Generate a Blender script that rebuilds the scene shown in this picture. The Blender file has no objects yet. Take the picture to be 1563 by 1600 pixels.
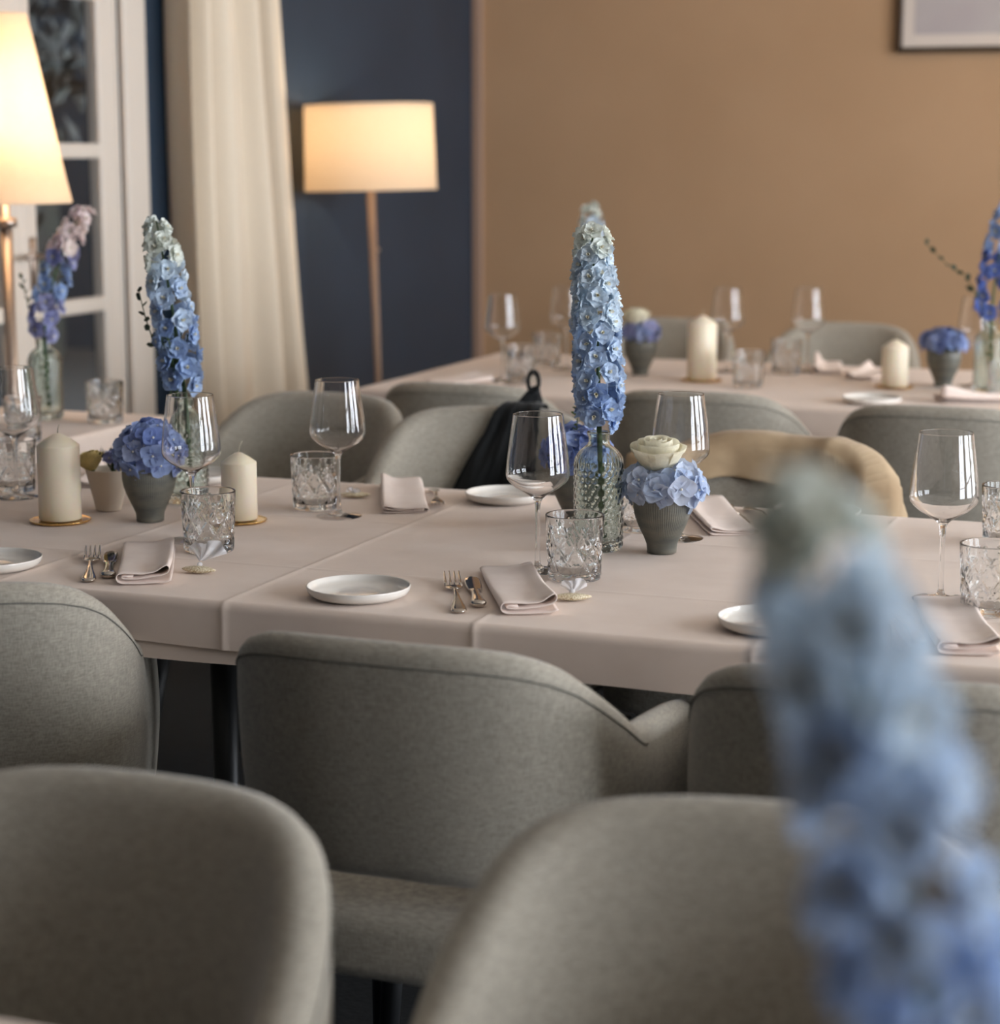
import bpy, math, random
from math import pi, sin, cos, sqrt, exp, radians as R
from mathutils import Vector, Matrix, noise, Euler

random.seed(7)
SC = bpy.context.scene
COL = SC.collection

# ------------------------------------------------------------------ camera, world, light, exposure
# room axes: x runs along the tables, y towards the beige wall, z up, metres
cam_d = bpy.data.cameras.new('camera')
cam_d.lens = 50.0
cam_d.sensor_fit = 'HORIZONTAL'
cam_d.sensor_width = 24.0
cam_d.dof.use_dof = True
cam_d.dof.focus_distance = 2.98
cam_d.dof.aperture_fstop = 2.6
cam_d.dof.aperture_blades = 0
cam = bpy.data.objects.new('camera', cam_d)
COL.objects.link(cam)
cam.location = (0, 0, 1.35)
cam.rotation_euler = (R(90 - 9.88), 0, R(21.0))
SC.camera = cam

SC.view_settings.view_transform = 'Standard'
SC.view_settings.look = 'None'
SC.view_settings.gamma = 1.0
SC.view_settings.use_curve_mapping = False
SC.view_settings.exposure = 0.0
SC.cycles.use_denoising = True

world = bpy.data.worlds.new('overcast_sky')
SC.world = world
world.use_nodes = True
bg = world.node_tree.nodes['Background']
bg.inputs[0].default_value = (0.86, 0.92, 1.0, 1)
bg.inputs[1].default_value = 20.0

WX0, WX1, WY0, WY1, WZ = -3.15, 3.3, -3.2, 7.91, 2.85      # room shell
RWIN = [(0.75, 2.15), (2.75, 4.15), (4.75, 6.15)]  # window openings in the right wall (y ranges)
RZ0, RZ1 = 0.35, 2.45


def portal(y0, y1):
    d = bpy.data.lights.new('window_daylight', 'AREA')
    d.shape = 'RECTANGLE'
    d.size, d.size_y = (RZ1 - RZ0), (y1 - y0)
    d.cycles.is_portal = True
    o = bpy.data.objects.new('window_daylight', d)
    COL.objects.link(o)
    o.location = (WX1 + 0.10, (y0 + y1) / 2, (RZ0 + RZ1) / 2)
    o.rotation_euler = (0, R(90), 0)


for a, b in RWIN:
    portal(a, b)


def added_light(loc, watts, col):
    d = bpy.data.lights.new('added_wall_light', 'POINT')
    d.energy = watts
    d.color = col
    d.shadow_soft_size = .12
    o = bpy.data.objects.new('added_wall_light', d)
    COL.objects.link(o)
    o.location = loc


added_light((0.3, 6.6, 2.55), 24, (1.0, .80, .58))      # unseen warm light added to brighten the beige wall


def bulb(parent, loc, watts, col, rad=0.035):
    d = bpy.data.lights.new('bulb_light', 'POINT')
    d.energy = watts
    d.color = col
    d.shadow_soft_size = rad
    o = bpy.data.objects.new('bulb_light', d)
    COL.objects.link(o)
    o.parent = parent
    o.location = loc
    return o


# ------------------------------------------------------------------ materials
MATS = {}


def srgb(r, g, b):
    f = lambda c: (c / 255 / 12.92) if c / 255 <= 0.04045 else ((c / 255 + 0.055) / 1.055) ** 2.4
    return (f(r), f(g), f(b), 1)


def mat(name, col=(.5, .5, .5, 1), rough=.5, metal=0.0, **kw):
    m = bpy.data.materials.new(name)
    m.use_nodes = True
    b = m.node_tree.nodes['Principled BSDF']
    b.inputs['Base Color'].default_value = col
    b.inputs['Roughness'].default_value = rough
    b.inputs['Metallic'].default_value = metal
    for k, v in kw.items():
        b.inputs[k].default_value = v
    MATS[name] = m
    return m


def nd(m, t, **kw):
    n = m.node_tree.nodes.new(t)
    for k, v in kw.items():
        setattr(n, k, v)
    return n


def lk(m, a, b):
    m.node_tree.links.new(a, b)


def coords(m, scale=(1, 1, 1), rot=(0, 0, 0), kind='Object'):
    tc = nd(m, 'ShaderNodeTexCoord')
    mp = nd(m, 'ShaderNodeMapping')
    mp.inputs['Scale'].default_value = scale
    mp.inputs['Rotation'].default_value = rot
    lk(m, tc.outputs[kind], mp.inputs['Vector'])
    return mp.outputs['Vector']


def noise_mix(m, scale3, c1, c2, detail=3, lo=.35, hi=.65, nscale=1.0, bump=0.0, dist=.002, rot=(0, 0, 0)):
    b = m.node_tree.nodes['Principled BSDF']
    v = coords(m, scale3, rot)
    n = nd(m, 'ShaderNodeTexNoise')
    n.inputs['Scale'].default_value = nscale
    n.inputs['Detail'].default_value = detail
    lk(m, v, n.inputs['Vector'])
    r = nd(m, 'ShaderNodeValToRGB')
    r.color_ramp.elements[0].position = lo
    r.color_ramp.elements[1].position = hi
    r.color_ramp.elements[0].color = c1
    r.color_ramp.elements[1].color = c2
    lk(m, n.outputs['Fac'], r.inputs['Fac'])
    lk(m, r.outputs['Color'], b.inputs['Base Color'])
    if bump:
        bp = nd(m, 'ShaderNodeBump')
        bp.inputs['Strength'].default_value = bump
        bp.inputs['Distance'].default_value = dist
        lk(m, n.outputs['Fac'], bp.inputs['Height'])
        lk(m, bp.outputs['Normal'], b.inputs['Normal'])
    return m


def weave(name, c1, c2, rough=.9, sheen=.25, fine=900, bump=.25):
    """melange woven cloth: two tones of short crossing threads"""
    m = mat(name, c1, rough)
    b = m.node_tree.nodes['Principled BSDF']
    b.inputs['Sheen Weight'].default_value = sheen
    b.inputs['Sheen Roughness'].default_value = .5
    b.inputs['Specular IOR Level'].default_value = .2
    outs = []
    for sc in ((fine * .10, fine * .10, fine), (fine, fine, fine * .10)):
        v = coords(m, sc)
        n = nd(m, 'ShaderNodeTexNoise')
        n.inputs['Scale'].default_value = 1.0
        n.inputs['Detail'].default_value = 2
        lk(m, v, n.inputs['Vector'])
        outs.append(n.outputs['Fac'])
    ad = nd(m, 'ShaderNodeMath', operation='ADD')
    lk(m, outs[0], ad.inputs[0])
    lk(m, outs[1], ad.inputs[1])
    hf = nd(m, 'ShaderNodeMath', operation='MULTIPLY')
    hf.inputs[1].default_value = .5
    lk(m, ad.outputs[0], hf.inputs[0])
    r = nd(m, 'ShaderNodeValToRGB')
    r.color_ramp.elements[0].position = .38
    r.color_ramp.elements[1].position = .62
    r.color_ramp.elements[0].color = c1
    r.color_ramp.elements[1].color = c2
    lk(m, hf.outputs[0], r.inputs['Fac'])
    lk(m, r.outputs['Color'], b.inputs['Base Color'])
    bp = nd(m, 'ShaderNodeBump')
    bp.inputs['Strength'].default_value = bump
    bp.inputs['Distance'].default_value = .0006
    lk(m, hf.outputs[0], bp.inputs['Height'])
    lk(m, bp.outputs['Normal'], b.inputs['Normal'])
    return m


def petal_mat(name, col, col2, trans=.35):
    """thin petal: diffuse plus translucent, each floret a slightly different tone"""
    m = bpy.data.materials.new(name)
    m.use_nodes = True
    nt = m.node_tree
    nt.nodes.clear()
    out = nd(m, 'ShaderNodeOutputMaterial')
    oi = nd(m, 'ShaderNodeObjectInfo')
    mx = nd(m, 'ShaderNodeMix', data_type='RGBA')
    lk(m, oi.outputs['Random'], mx.inputs['Factor'])
    mx.inputs['A'].default_value = col
    mx.inputs['B'].default_value = col2
    v = coords(m, (220, 220, 220))
    n = nd(m, 'ShaderNodeTexNoise')
    n.inputs['Scale'].default_value = 1
    lk(m, v, n.inputs['Vector'])
    hs = nd(m, 'ShaderNodeHueSaturation')
    mr = nd(m, 'ShaderNodeMapRange')
    mr.inputs['To Min'].default_value = .85
    mr.inputs['To Max'].default_value = 1.15
    lk(m, n.outputs['Fac'], mr.inputs['Value'])
    lk(m, mr.outputs['Result'], hs.inputs['Value'])
    lk(m, mx.outputs['Result'], hs.inputs['Color'])
    d = nd(m, 'ShaderNodeBsdfDiffuse')
    t = nd(m, 'ShaderNodeBsdfTranslucent')
    lk(m, hs.outputs['Color'], d.inputs['Color'])
    lk(m, hs.outputs['Color'], t.inputs['Color'])
    s = nd(m, 'ShaderNodeMixShader')
    s.inputs['Fac'].default_value = trans
    lk(m, d.outputs[0], s.inputs[1])
    lk(m, t.outputs[0], s.inputs[2])
    lk(m, s.outputs[0], out.inputs['Surface'])
    MATS[name] = m
    return m


def thin_glass(name, tint=(1, 1, 1, 1)):
    """a thin window pane: passes light straight, reflects by Fresnel"""
    m = bpy.data.materials.new(name)
    m.use_nodes = True
    m.node_tree.nodes.clear()
    out = nd(m, 'ShaderNodeOutputMaterial')
    t = nd(m, 'ShaderNodeBsdfTransparent')
    t.inputs['Color'].default_value = tint
    g = nd(m, 'ShaderNodeBsdfGlossy')
    g.inputs['Roughness'].default_value = .01
    f = nd(m, 'ShaderNodeFresnel')
    f.inputs['IOR'].default_value = 1.5
    s = nd(m, 'ShaderNodeMixShader')
    lk(m, f.outputs[0], s.inputs['Fac'])
    lk(m, t.outputs[0], s.inputs[1])
    lk(m, g.outputs[0], s.inputs[2])
    lk(m, s.outputs[0], out.inputs['Surface'])
    MATS[name] = m
    return m


def cloth_mat(name, c1, c2, rough=.85, sc=14, trans=0.0):
    m = mat(name, c1, rough)
    noise_mix(m, (sc, sc, sc), c1, c2, 4, .3, .7, 1, .12, .004)
    m.node_tree.nodes['Principled BSDF'].inputs['Specular IOR Level'].default_value = .25
    m.node_tree.nodes['Principled BSDF'].inputs['Sheen Weight'].default_value = .15
    return m


def shade_mat(name, col, col2):
    """linen lamp shade: woven, lets the bulb's light through"""
    m = bpy.data.materials.new(name)
    m.use_nodes = True
    m.node_tree.nodes.clear()
    out = nd(m, 'ShaderNodeOutputMaterial')
    v = coords(m, (60, 60, 420))
    n = nd(m, 'ShaderNodeTexNoise')
    n.inputs['Scale'].default_value = 1
    lk(m, v, n.inputs['Vector'])
    mx = nd(m, 'ShaderNodeMix', data_type='RGBA')
    mx.inputs['A'].default_value = col
    mx.inputs['B'].default_value = col2
    lk(m, n.outputs['Fac'], mx.inputs['Factor'])
    d = nd(m, 'ShaderNodeBsdfDiffuse')
    t = nd(m, 'ShaderNodeBsdfTranslucent')
    lk(m, mx.outputs['Result'], d.inputs['Color'])
    lk(m, mx.outputs['Result'], t.inputs['Color'])
    s = nd(m, 'ShaderNodeMixShader')
    s.inputs['Fac'].default_value = .55
    lk(m, d.outputs[0], s.inputs[1])
    lk(m, t.outputs[0], s.inputs[2])
    lk(m, s.outputs[0], out.inputs['Surface'])
    MATS[name] = m
    return m


weave('chair_fabric', srgb(136, 130, 119), srgb(174, 166, 152))
mat('seam_thread', srgb(104, 101, 94), .9)
mat('black_metal', (.012, .013, .014, 1), .45)
cloth_mat('tablecloth', srgb(222, 203, 189), srgb(228, 210, 197))
cloth_mat('napkin', srgb(232, 214, 204), srgb(238, 222, 212), sc=30)
mat('steel', (.62, .56, .50, 1), .13, 1.0)
mat('steel_mirror', (.60, .55, .50, 1), .05, 1.0)
mat('gold', (.78, .52, .20, 1), .2, 1.0)
mat('glass', (1, 1, 1, 1), 0.0, 0, **{'Transmission Weight': 1.0, 'IOR': 1.47})
mat('cut_glass', (.99, 1, 1, 1), 0.0, 0, **{'Transmission Weight': 1.0, 'IOR': 1.5})
mat('aqua_glass', (.88, .96, .93, 1), 0.03, 0, **{'Transmission Weight': 1.0, 'IOR': 1.45})
mat('porcelain', srgb(232, 226, 218), .12, 0, **{'Coat Weight': .5, 'Coat Roughness': .05})
mat('wax', srgb(244, 231, 208), .45, 0, **{'Subsurface Weight': .4, 'Subsurface Radius': (.01, .006, .003), 'Subsurface Scale': .5})
mat('wick', srgb(200, 190, 170), .9)
noise_mix(mat('grey_ceramic', srgb(104, 104, 96), .45), (18, 18, 60), srgb(84, 87, 82), srgb(124, 120, 108), 4, .3, .7, 1, .15, .001)
mat('cream_ceramic', srgb(214, 200, 182), .55)
mat('soil', srgb(50, 42, 34), 1)
noise_mix(mat('pearl_sugar', srgb(212, 196, 160), .4), (500, 500, 500), srgb(176, 150, 104), srgb(236, 226, 200), 2, .35, .6, 1, .5, .001)
mat('stem_green', srgb(70, 92, 52), .6)
mat('leaf_green', srgb(78, 98, 52), .6)
mat('leaf_dark', srgb(66, 78, 60), .6)
petal_mat('petal_white', srgb(238, 238, 226), srgb(226, 232, 228))
petal_mat('petal_pale', srgb(214, 228, 240), srgb(224, 234, 242))
petal_mat('petal_mid', srgb(190, 208, 232), srgb(204, 219, 236))
petal_mat('petal_deep', srgb(164, 188, 226), srgb(184, 203, 230))
petal_mat('petal_navy', srgb(92, 114, 186), srgb(128, 148, 208))
petal_mat('petal_blush', srgb(252, 240, 232), srgb(246, 230, 234))
petal_mat('petal_violet', srgb(156, 162, 210), srgb(182, 184, 218))
petal_mat('petal_cream', srgb(242, 236, 214), srgb(236, 230, 208))
petal_mat('petal_yellow', srgb(230, 212, 150), srgb(224, 206, 150))
petal_mat('hyd_blue', srgb(148, 170, 216), srgb(182, 192, 222))
petal_mat('hyd_pale', srgb(194, 210, 236), srgb(216, 224, 240))
petal_mat('hyd_deep', srgb(124, 144, 200), srgb(164, 176, 216))
mat('eye_white', srgb(240, 236, 220), .7)
mat('eye_olive', srgb(150, 140, 90), .7)
noise_mix(mat('navy_paint', srgb(58, 74, 94), .42), (3, 3, 3), srgb(36, 52, 68), srgb(42, 58, 75), 3, .3, .7, 1, .05, .002)
noise_mix(mat('beige_wall', srgb(186, 152, 118), .8), (2, 2, 2), srgb(185, 150, 115), srgb(192, 157, 122), 4, .3, .7, 1, .04, .002)
mat('white_wall', srgb(226, 218, 206), .85)
mat('taupe_paint', srgb(172, 142, 122), .6)
mat('window_paint', srgb(216, 206, 194), .4)
thin_glass('window_glass')
noise_mix(mat('carpet', srgb(24, 27, 30), 1), (60, 60, 60), srgb(10, 12, 14), srgb(20, 23, 25), 4, .3, .7, 1, .4, .004)
noise_mix(mat('curtain', srgb(226, 212, 190), .9), (300, 300, 300), srgb(220, 206, 185), srgb(230, 217, 197), 2, .3, .7, 1, .1, .001)
shade_mat('linen_shade', srgb(250, 238, 220), srgb(242, 227, 204))
mat('pole_metal', srgb(176, 160, 148), .3, .9)
noise_mix(mat('pole_wood', srgb(150, 124, 106), .5), (40, 40, 4), srgb(140, 114, 96), srgb(162, 136, 116), 3)
cloth_mat('coat_tan', srgb(152, 127, 97), srgb(190, 166, 134), sc=9)
cloth_mat('black_cloth', srgb(9, 11, 12), srgb(17, 19, 20), sc=20)
mat('frame_wood', srgb(62, 48, 36), .45)
mat('mat_board', srgb(222, 210, 200), .9)
noise_mix(mat('print_grey', srgb(186, 178, 180), .9), (2.5, 2.5, 2.5), srgb(182, 172, 174), srgb(192, 186, 184), 3)
noise_mix(mat('hedge_leaf', srgb(26, 40, 30), .9), (7, 7, 7), srgb(6, 11, 10), srgb(18, 27, 21), 3)
mat('bark', srgb(40, 34, 28), .95)
mat('skyblock_blue', srgb(22, 44, 60), .95)
mat('yard_ground', srgb(40, 42, 42), .95)
mat('skyblock_grey', srgb(46, 48, 50), .95)
b_ = mat('tulle', srgb(240, 238, 240), .8)
b_.node_tree.nodes['Principled BSDF'].inputs['Alpha'].default_value = .55


# ------------------------------------------------------------------ mesh and object helpers
def mesh(name, v, f, mats, smooth=True, midx=None):
    me = bpy.data.meshes.new(name)
    me.from_pydata([tuple(p) for p in v], [], f)
    for m in (mats if isinstance(mats, (list, tuple)) else [mats]):
        me.materials.append(MATS[m])
    if midx:
        me.polygons.foreach_set('material_index', midx)
    if smooth:
        me.polygons.foreach_set('use_smooth', [True] * len(me.polygons))
    me.update()
    return me


def obj(name, me, parent=None, loc=(0, 0, 0), rot=(0, 0, 0), scale=None):
    o = bpy.data.objects.new(name, me)
    COL.objects.link(o)
    o.parent = parent
    o.location = loc
    o.rotation_euler = rot
    if scale is not None:
        o.scale = (scale,) * 3 if isinstance(scale, (int, float)) else scale
    return o


def tag(o, label, cat, group=None):
    o['label'] = label
    o['category'] = cat
    if group:
        o['group'] = group
    return o


def thing(name, label, cat, loc=(0, 0, 0), rz=0, group=None):
    o = bpy.data.objects.new(name, None)
    o.empty_display_size = .05
    COL.objects.link(o)
    o.location = loc
    o.rotation_euler = (0, 0, rz)
    return tag(o, label, cat, group)


def struct(name, me, parent=None, **kw):
    o = obj(name, me, parent, **kw)
    if parent is None:
        o['kind'] = 'structure'
    return o


CACHE = {}


def cached(key, fn):
    if key not in CACHE:
        CACHE[key] = fn()
    return CACHE[key]


class MB:
    """collects plain shapes into one vertex / face list"""

    def __init__(s):
        s.v, s.f, s.m = [], [], []

    def add(s, v, f, m=0):
        k = len(s.v)
        s.v += [tuple(p) for p in v]
        s.f += [tuple(i + k for i in q) for q in f]
        s.m += [m] * len(f)
        return s

    def box(s, x0, x1, y0, y1, z0, z1, m=0, bev=0.0):
        if bev <= 0:
            v = [(x, y, z) for z in (z0, z1) for y in (y0, y1) for x in (x0, x1)]
            f = [(0, 2, 3, 1), (4, 5, 7, 6), (0, 1, 5, 4), (2, 6, 7, 3), (0, 4, 6, 2), (1, 3, 7, 5)]
            return s.add(v, f, m)
        b = min(bev, (x1 - x0) / 2.01, (y1 - y0) / 2.01, (z1 - z0) / 2.01)
        ring = lambda d, z: [(x0 + d, y0 + b, z), (x0 + b, y0 + d, z), (x1 - b, y0 + d, z), (x1 - d, y0 + b, z),
                             (x1 - d, y1 - b, z), (x1 - b, y1 - d, z), (x0 + b, y1 - d, z), (x0 + d, y1 - b, z)]
        inner = lambda z: [(x0 + b, y0 + b, z), (x0 + b, y0 + b, z), (x1 - b, y0 + b, z), (x1 - b, y0 + b, z),
                           (x1 - b, y1 - b, z), (x1 - b, y1 - b, z), (x0 + b, y1 - b, z), (x0 + b, y1 - b, z)]
        v = inner(z0) + ring(0, z0 + b) + ring(0, z1 - b) + inner(z1)
        f = []
        for r in range(3):
            for i in range(8):
                j = (i + 1) % 8
                q = (r * 8 + i, r * 8 + j, r * 8 + 8 + j, r * 8 + 8 + i)
                f.append(q)
        f.append(tuple(range(7, -1, -1)))
        f.append(tuple(range(24, 32)))
        return s.add(v, f, m)

    def tube(s, pts, rad, n=8, m=0, caps=True):
        pts = [Vector(p) for p in pts]
        rad = rad if isinstance(rad, (list, tuple)) else [rad] * len(pts)
        v, f = [], []
        up = Vector((0, 0, 1))
        prev = None
        for i, p in enumerate(pts):
            t = (pts[min(i + 1, len(pts) - 1)] - pts[max(i - 1, 0)]).normalized()
            if prev is None:
                a = t.cross(up if abs(t.z) < .9 else Vector((1, 0, 0))).normalized()
            else:
                a = (prev - t * prev.dot(t)).normalized()
            prev = a
            b = t.cross(a)
            for k in range(n):
                w = 2 * pi * k / n
                v.append(p + (a * cos(w) + b * sin(w)) * rad[i])
        for i in range(len(pts) - 1):
            for k in range(n):
                f.append((i * n + k, i * n + (k + 1) % n, (i + 1) * n + (k + 1) % n, (i + 1) * n + k))
        if caps:
            f.append(tuple(range(n - 1, -1, -1)))
            f.append(tuple(range((len(pts) - 1) * n, len(pts) * n)))
        return s.add(v, f, m)

    def lathe(s, prof, n=32, m=0, fn=None):
        """prof: (r, z) list, bottom to top outside; r = 0 makes a pole; fn(r,z,w) -> r"""
        v, f, rows = [], [], []
        for r, z in prof:
            if r <= 1e-6:
                rows.append([len(v)])
                v.append((0, 0, z))
            else:
                row = []
                for k in range(n):
                    w = 2 * pi * k / n
                    rr = fn(r, z, w) if fn else r
                    row.append(len(v))
                    v.append((rr * cos(w), rr * sin(w), z))
                rows.append(row)
        for a, b in zip(rows, rows[1:]):
            for k in range(n):
                j = (k + 1) % n
                if len(a) == 1 and len(b) == 1:
                    continue
                if len(a) == 1:
                    f.append((a[0], b[j], b[k]))
                elif len(b) == 1:
                    f.append((a[k], a[j], b[0]))
                else:
                    f.append((a[k], a[j], b[j], b[k]))
        return s.add(v, f, m)

    def grid(s, fn, nu, nv, m=0):
        """fn(i/nu, j/nv) -> point"""
        v = [fn(i / nu, j / nv) for j in range(nv + 1) for i in range(nu + 1)]
        f = [(j * (nu + 1) + i, j * (nu + 1) + i + 1, (j + 1) * (nu + 1) + i + 1, (j + 1) * (nu + 1) + i)
             for j in range(nv) for i in range(nu)]
        return s.add(v, f, m)

    def me(s, name, mats, smooth=True):
        return mesh(name, s.v, s.f, mats, smooth, s.m if any(s.m) else None)


def smoothstep(a, b, x):
    t = max(0, min(1, (x - a) / (b - a)))
    return t * t * (3 - 2 * t)


def lerp(a, b, t):
    return a + (b - a) * t


def interp(tab, x):
    if x <= tab[0][0]:
        return tab[0][1]
    for (a, p), (b, q) in zip(tab, tab[1:]):
        if x <= b:
            return p + (q - p) * (x - a) / (b - a)
    return tab[-1][1]


def fillet(path, r, n=5):
    """round the corners of an open 2-D polyline"""
    out = [path[0]]
    for a, b, c in zip(path, path[1:], path[2:]):
        A, B, C = Vector(a), Vector(b), Vector(c)
        d1, d2 = (A - B), (C - B)
        rr = min(r, d1.length * .45, d2.length * .45)
        p, q = B + d1.normalized() * rr, B + d2.normalized() * rr
        for k in range(n + 1):
            t = k / n
            out.append(tuple(p * (1 - t) ** 2 + B * 2 * t * (1 - t) + q * t * t))
    out.append(path[-1])
    return out


TT = 0.7515      # height of the cloth surface on every table

# ------------------------------------------------------------------ room shell
struct('floor', MB().box(WX0 - .3, WX1 + .3, WY0 - .3, WY1 + .3, -.12, 0).me('floor', 'carpet', False))
struct('ceiling', MB().box(WX0 - .3, WX1 + .3, WY0 - .3, WY1 + .3, WZ, WZ + .12).me('ceiling', 'white_wall', False))
struct('wall_back', MB().box(WX0 - .3, WX1 + .3, WY1, WY1 + .2, 0, WZ).me('wall_back', 'beige_wall', False))
struct('wall_front', MB().box(WX0 - .3, WX1 + .3, WY0 - .2, WY0, 0, WZ).me('wall_front', 'navy_paint', False))
# left wall, navy, one opening for the French window
LY0, LY1, LZ1 = 4.02, 5.215, 2.40
w = MB()
w.box(WX0 - .085, WX0, WY0 - .2, LY0, 0, WZ)
w.box(WX0 - .085, WX0, LY1, WY1 + .2, 0, WZ)
w.box(WX0 - .085, WX0, LY0, LY1, LZ1, WZ)
w.box(WX0 - .085, WX0, LY0, LY1, 0, .06)
struct('wall_left', w.me('wall_left', 'navy_paint', False))
w = MB()
ys = [WY0 - .2] + [q for a in RWIN for q in a] + [WY1 + .2]
for a, b in zip(ys[::2], ys[1::2]):
    w.box(WX1, WX1 + .2, a, b, 0, WZ)
for a, b in RWIN:
    w.box(WX1, WX1 + .2, a, b, 0, RZ0)
    w.box(WX1, WX1 + .2, a, b, RZ1, WZ)
struct('wall_right', w.me('wall_right', 'taupe_paint', False))
struct('trim_1', MB().box(WX0, WX0 + .042, WY1 - .022, WY1, 0, WZ, bev=.004).me('trim_1', 'taupe_paint', False))
struct('baseboard_left', MB().box(WX0, WX0 + .015, LY1 + .14, WY1 - .022, 0, .1, bev=.004).me('baseboard_left', 'navy_paint', False))
struct('baseboard_back', MB().box(WX0 + .042, WX1, WY1 - .015, WY1, 0, .1, bev=.004).me('baseboard_back', 'taupe_paint', False))


def bars(name, parent, spec, m):
    for q in spec:
        obj(name, MB().box(*q, bev=.006).me(name, m, False), parent)


# French window in the left wall: casing on the room side, two sashes, muntins, panes
win = bpy.data.objects.new('window_1', None)
COL.objects.link(win)
win['kind'] = 'structure'
win['label'] = 'white French window with small panes left of the cream curtain'
X = WX0
bars('casing', win, [(X, X + .022, LY1 - .004, LY1 + .115, 0, LZ1 + .1), (X, X + .022, LY0 - .10, LY0 + .004, 0, LZ1 + .1),
                     (X, X + .022, LY0 + .005, LY1 - .005, LZ1 - .004, LZ1 + .1)], 'window_paint')
bars('jamb', win, [(X - .08, X - .002, LY1 - .011, LY1 - .001, .06, LZ1 - .002), (X - .08, X - .002, LY0 + .001, LY0 + .011, .06, LZ1 - .002),
                   (X - .08, X - .002, LY0 + .012, LY1 - .012, LZ1 - .05, LZ1 - .002)], 'window_paint')
rows = [.52, .92, 1.345, 1.775, 2.20]
for si, (a, b) in enumerate(((LY0 + .012, 4.719), (4.721, LY1 - .012))):
    zb, zt = .07, LZ1 - .052
    xs0, xs1 = X - .050, X - .006
    sash = obj('sash', MB().box(xs0, xs1, a, a + .064, zb, zt, bev=.006).box(xs0, xs1, b - .088, b, zb, zt, bev=.006)
               .box(xs0, xs1, a + .06, b - .08, zb, zb + .2, bev=.006).box(xs0, xs1, a + .06, b - .08, zt - .07, zt, bev=.006)
               .me('sash', 'window_paint', False), win)
    yi0, yi1 = a + .064, b - .088
    edges = [zb + .2] + rows + [zt - .07]
    for z in rows:
        obj('muntin', MB().box(xs0 + .005, xs1, yi0 - .004, yi1 + .004, z - .021, z + .021, bev=.006).me('muntin', 'window_paint', False), sash)
    for z0, z1 in zip(edges, edges[1:]):
        obj('pane', MB().add([(xs0 + .026, yi0 - .003, z0), (xs0 + .026, yi1 + .003, z0), (xs0 + .026, yi1 + .003, z1), (xs0 + .026, yi0 - .003, z1)],
                             [(0, 1, 2, 3)]).me('pane', 'window_glass', False), sash)
obj('handle', MB().box(X - .006, X + .004, 4.740, 4.762, .98, 1.12, bev=.003).tube([(X + .004, 4.751, 1.07), (X + .035, 4.751, 1.07), (X + .035, 4.665, 1.07)], .007, 8)
    .me('handle', 'pole_metal', True), win)

# windows of the right wall (out of the picture: they give the daylight and the reflections)
for wi, (a, b) in enumerate(RWIN):
    wr = bpy.data.objects.new('window_%d' % (wi + 2), None)
    COL.objects.link(wr)
    wr['kind'] = 'structure'
    fr = MB()
    for q in ((a, a + .07, RZ0, RZ1), (b - .07, b, RZ0, RZ1)):
        fr.box(WX1 + .03, WX1 + .09, q[0], q[1], q[2], q[3], bev=.005)
    for z in (RZ0, RZ1 - .07):
        fr.box(WX1 + .03, WX1 + .09, a + .07, b - .07, z, z + .07, bev=.005)
    fr.box(WX1 + .03, WX1 + .09, (a + b) / 2 - .05, (a + b) / 2 + .05, RZ0 + .07, RZ1 - .07, bev=.005)
    for z in (.95, 1.55):
        fr.box(WX1 + .035, WX1 + .085, a + .07, b - .07, z - .02, z + .02, bev=.005)
    obj('window_frame', fr.me('window_frame', 'window_paint', False), wr)
    obj('window_sill', MB().box(WX1 - .06, WX1 + .02, a - .03, b + .03, RZ0 - .035, RZ0, bev=.006).me('window_sill', 'window_paint', False), wr)

# outside, left: a clipped hedge and two small trees, closed in to shut out the sky
struct('ground', MB().box(-12, WX0 - .3, -4, 16, -.3, -.02).me('ground', 'yard_ground', False))
struct('roof_skyblock', MB().box(-8.9, WX0 - .09, -3, 14, 2.75, 2.9).me('roof_skyblock', 'skyblock_grey', False))  # unseen cover added over the yard to block skylight
struct('wall_skyblock_end', MB().box(-9.2, WX0 - .10, 12.5, 12.7, -.3, 2.74).box(-9.2, WX0 - .10, -3, -2.8, -.3, 2.74).me('wall_skyblock_end', 'skyblock_blue', False))  # unseen end walls added to keep the yard dark
struct('wall_skyblock', MB().box(-9.4, -9.2, -3, 18, -.3, 6.5).me('wall_skyblock', 'skyblock_blue', False))  # tall wall added against the sky, its dark blue fills the panes


def leafy(center, rad, n, seed, size=.07):
    rnd = random.Random(seed)
    mb = MB()
    for _ in range(n):
        while True:
            p = Vector((rnd.uniform(-1, 1), rnd.uniform(-1, 1), rnd.uniform(-1, 1)))
            if .35 < p.length < 1:
                break
        k = 1 + .35 * noise.noise(p * 2.3 + Vector((seed, 0, 0)))
        c = Vector((center[0] + p.x * rad[0] * k, center[1] + p.y * rad[1] * k, center[2] + p.z * rad[2] * k))
        e = Euler((rnd.uniform(0, 6), rnd.uniform(0, 6), rnd.uniform(0, 6))).to_matrix()
        s = size * rnd.uniform(.6, 1.3)
        q = [c + e @ Vector(t) * s for t in ((-1, 0, 0), (0, -.45, .1), (1, 0, 0), (0, .45, .1))]
        mb.add(q, [(0, 1, 2, 3)])
    return mb


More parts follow.
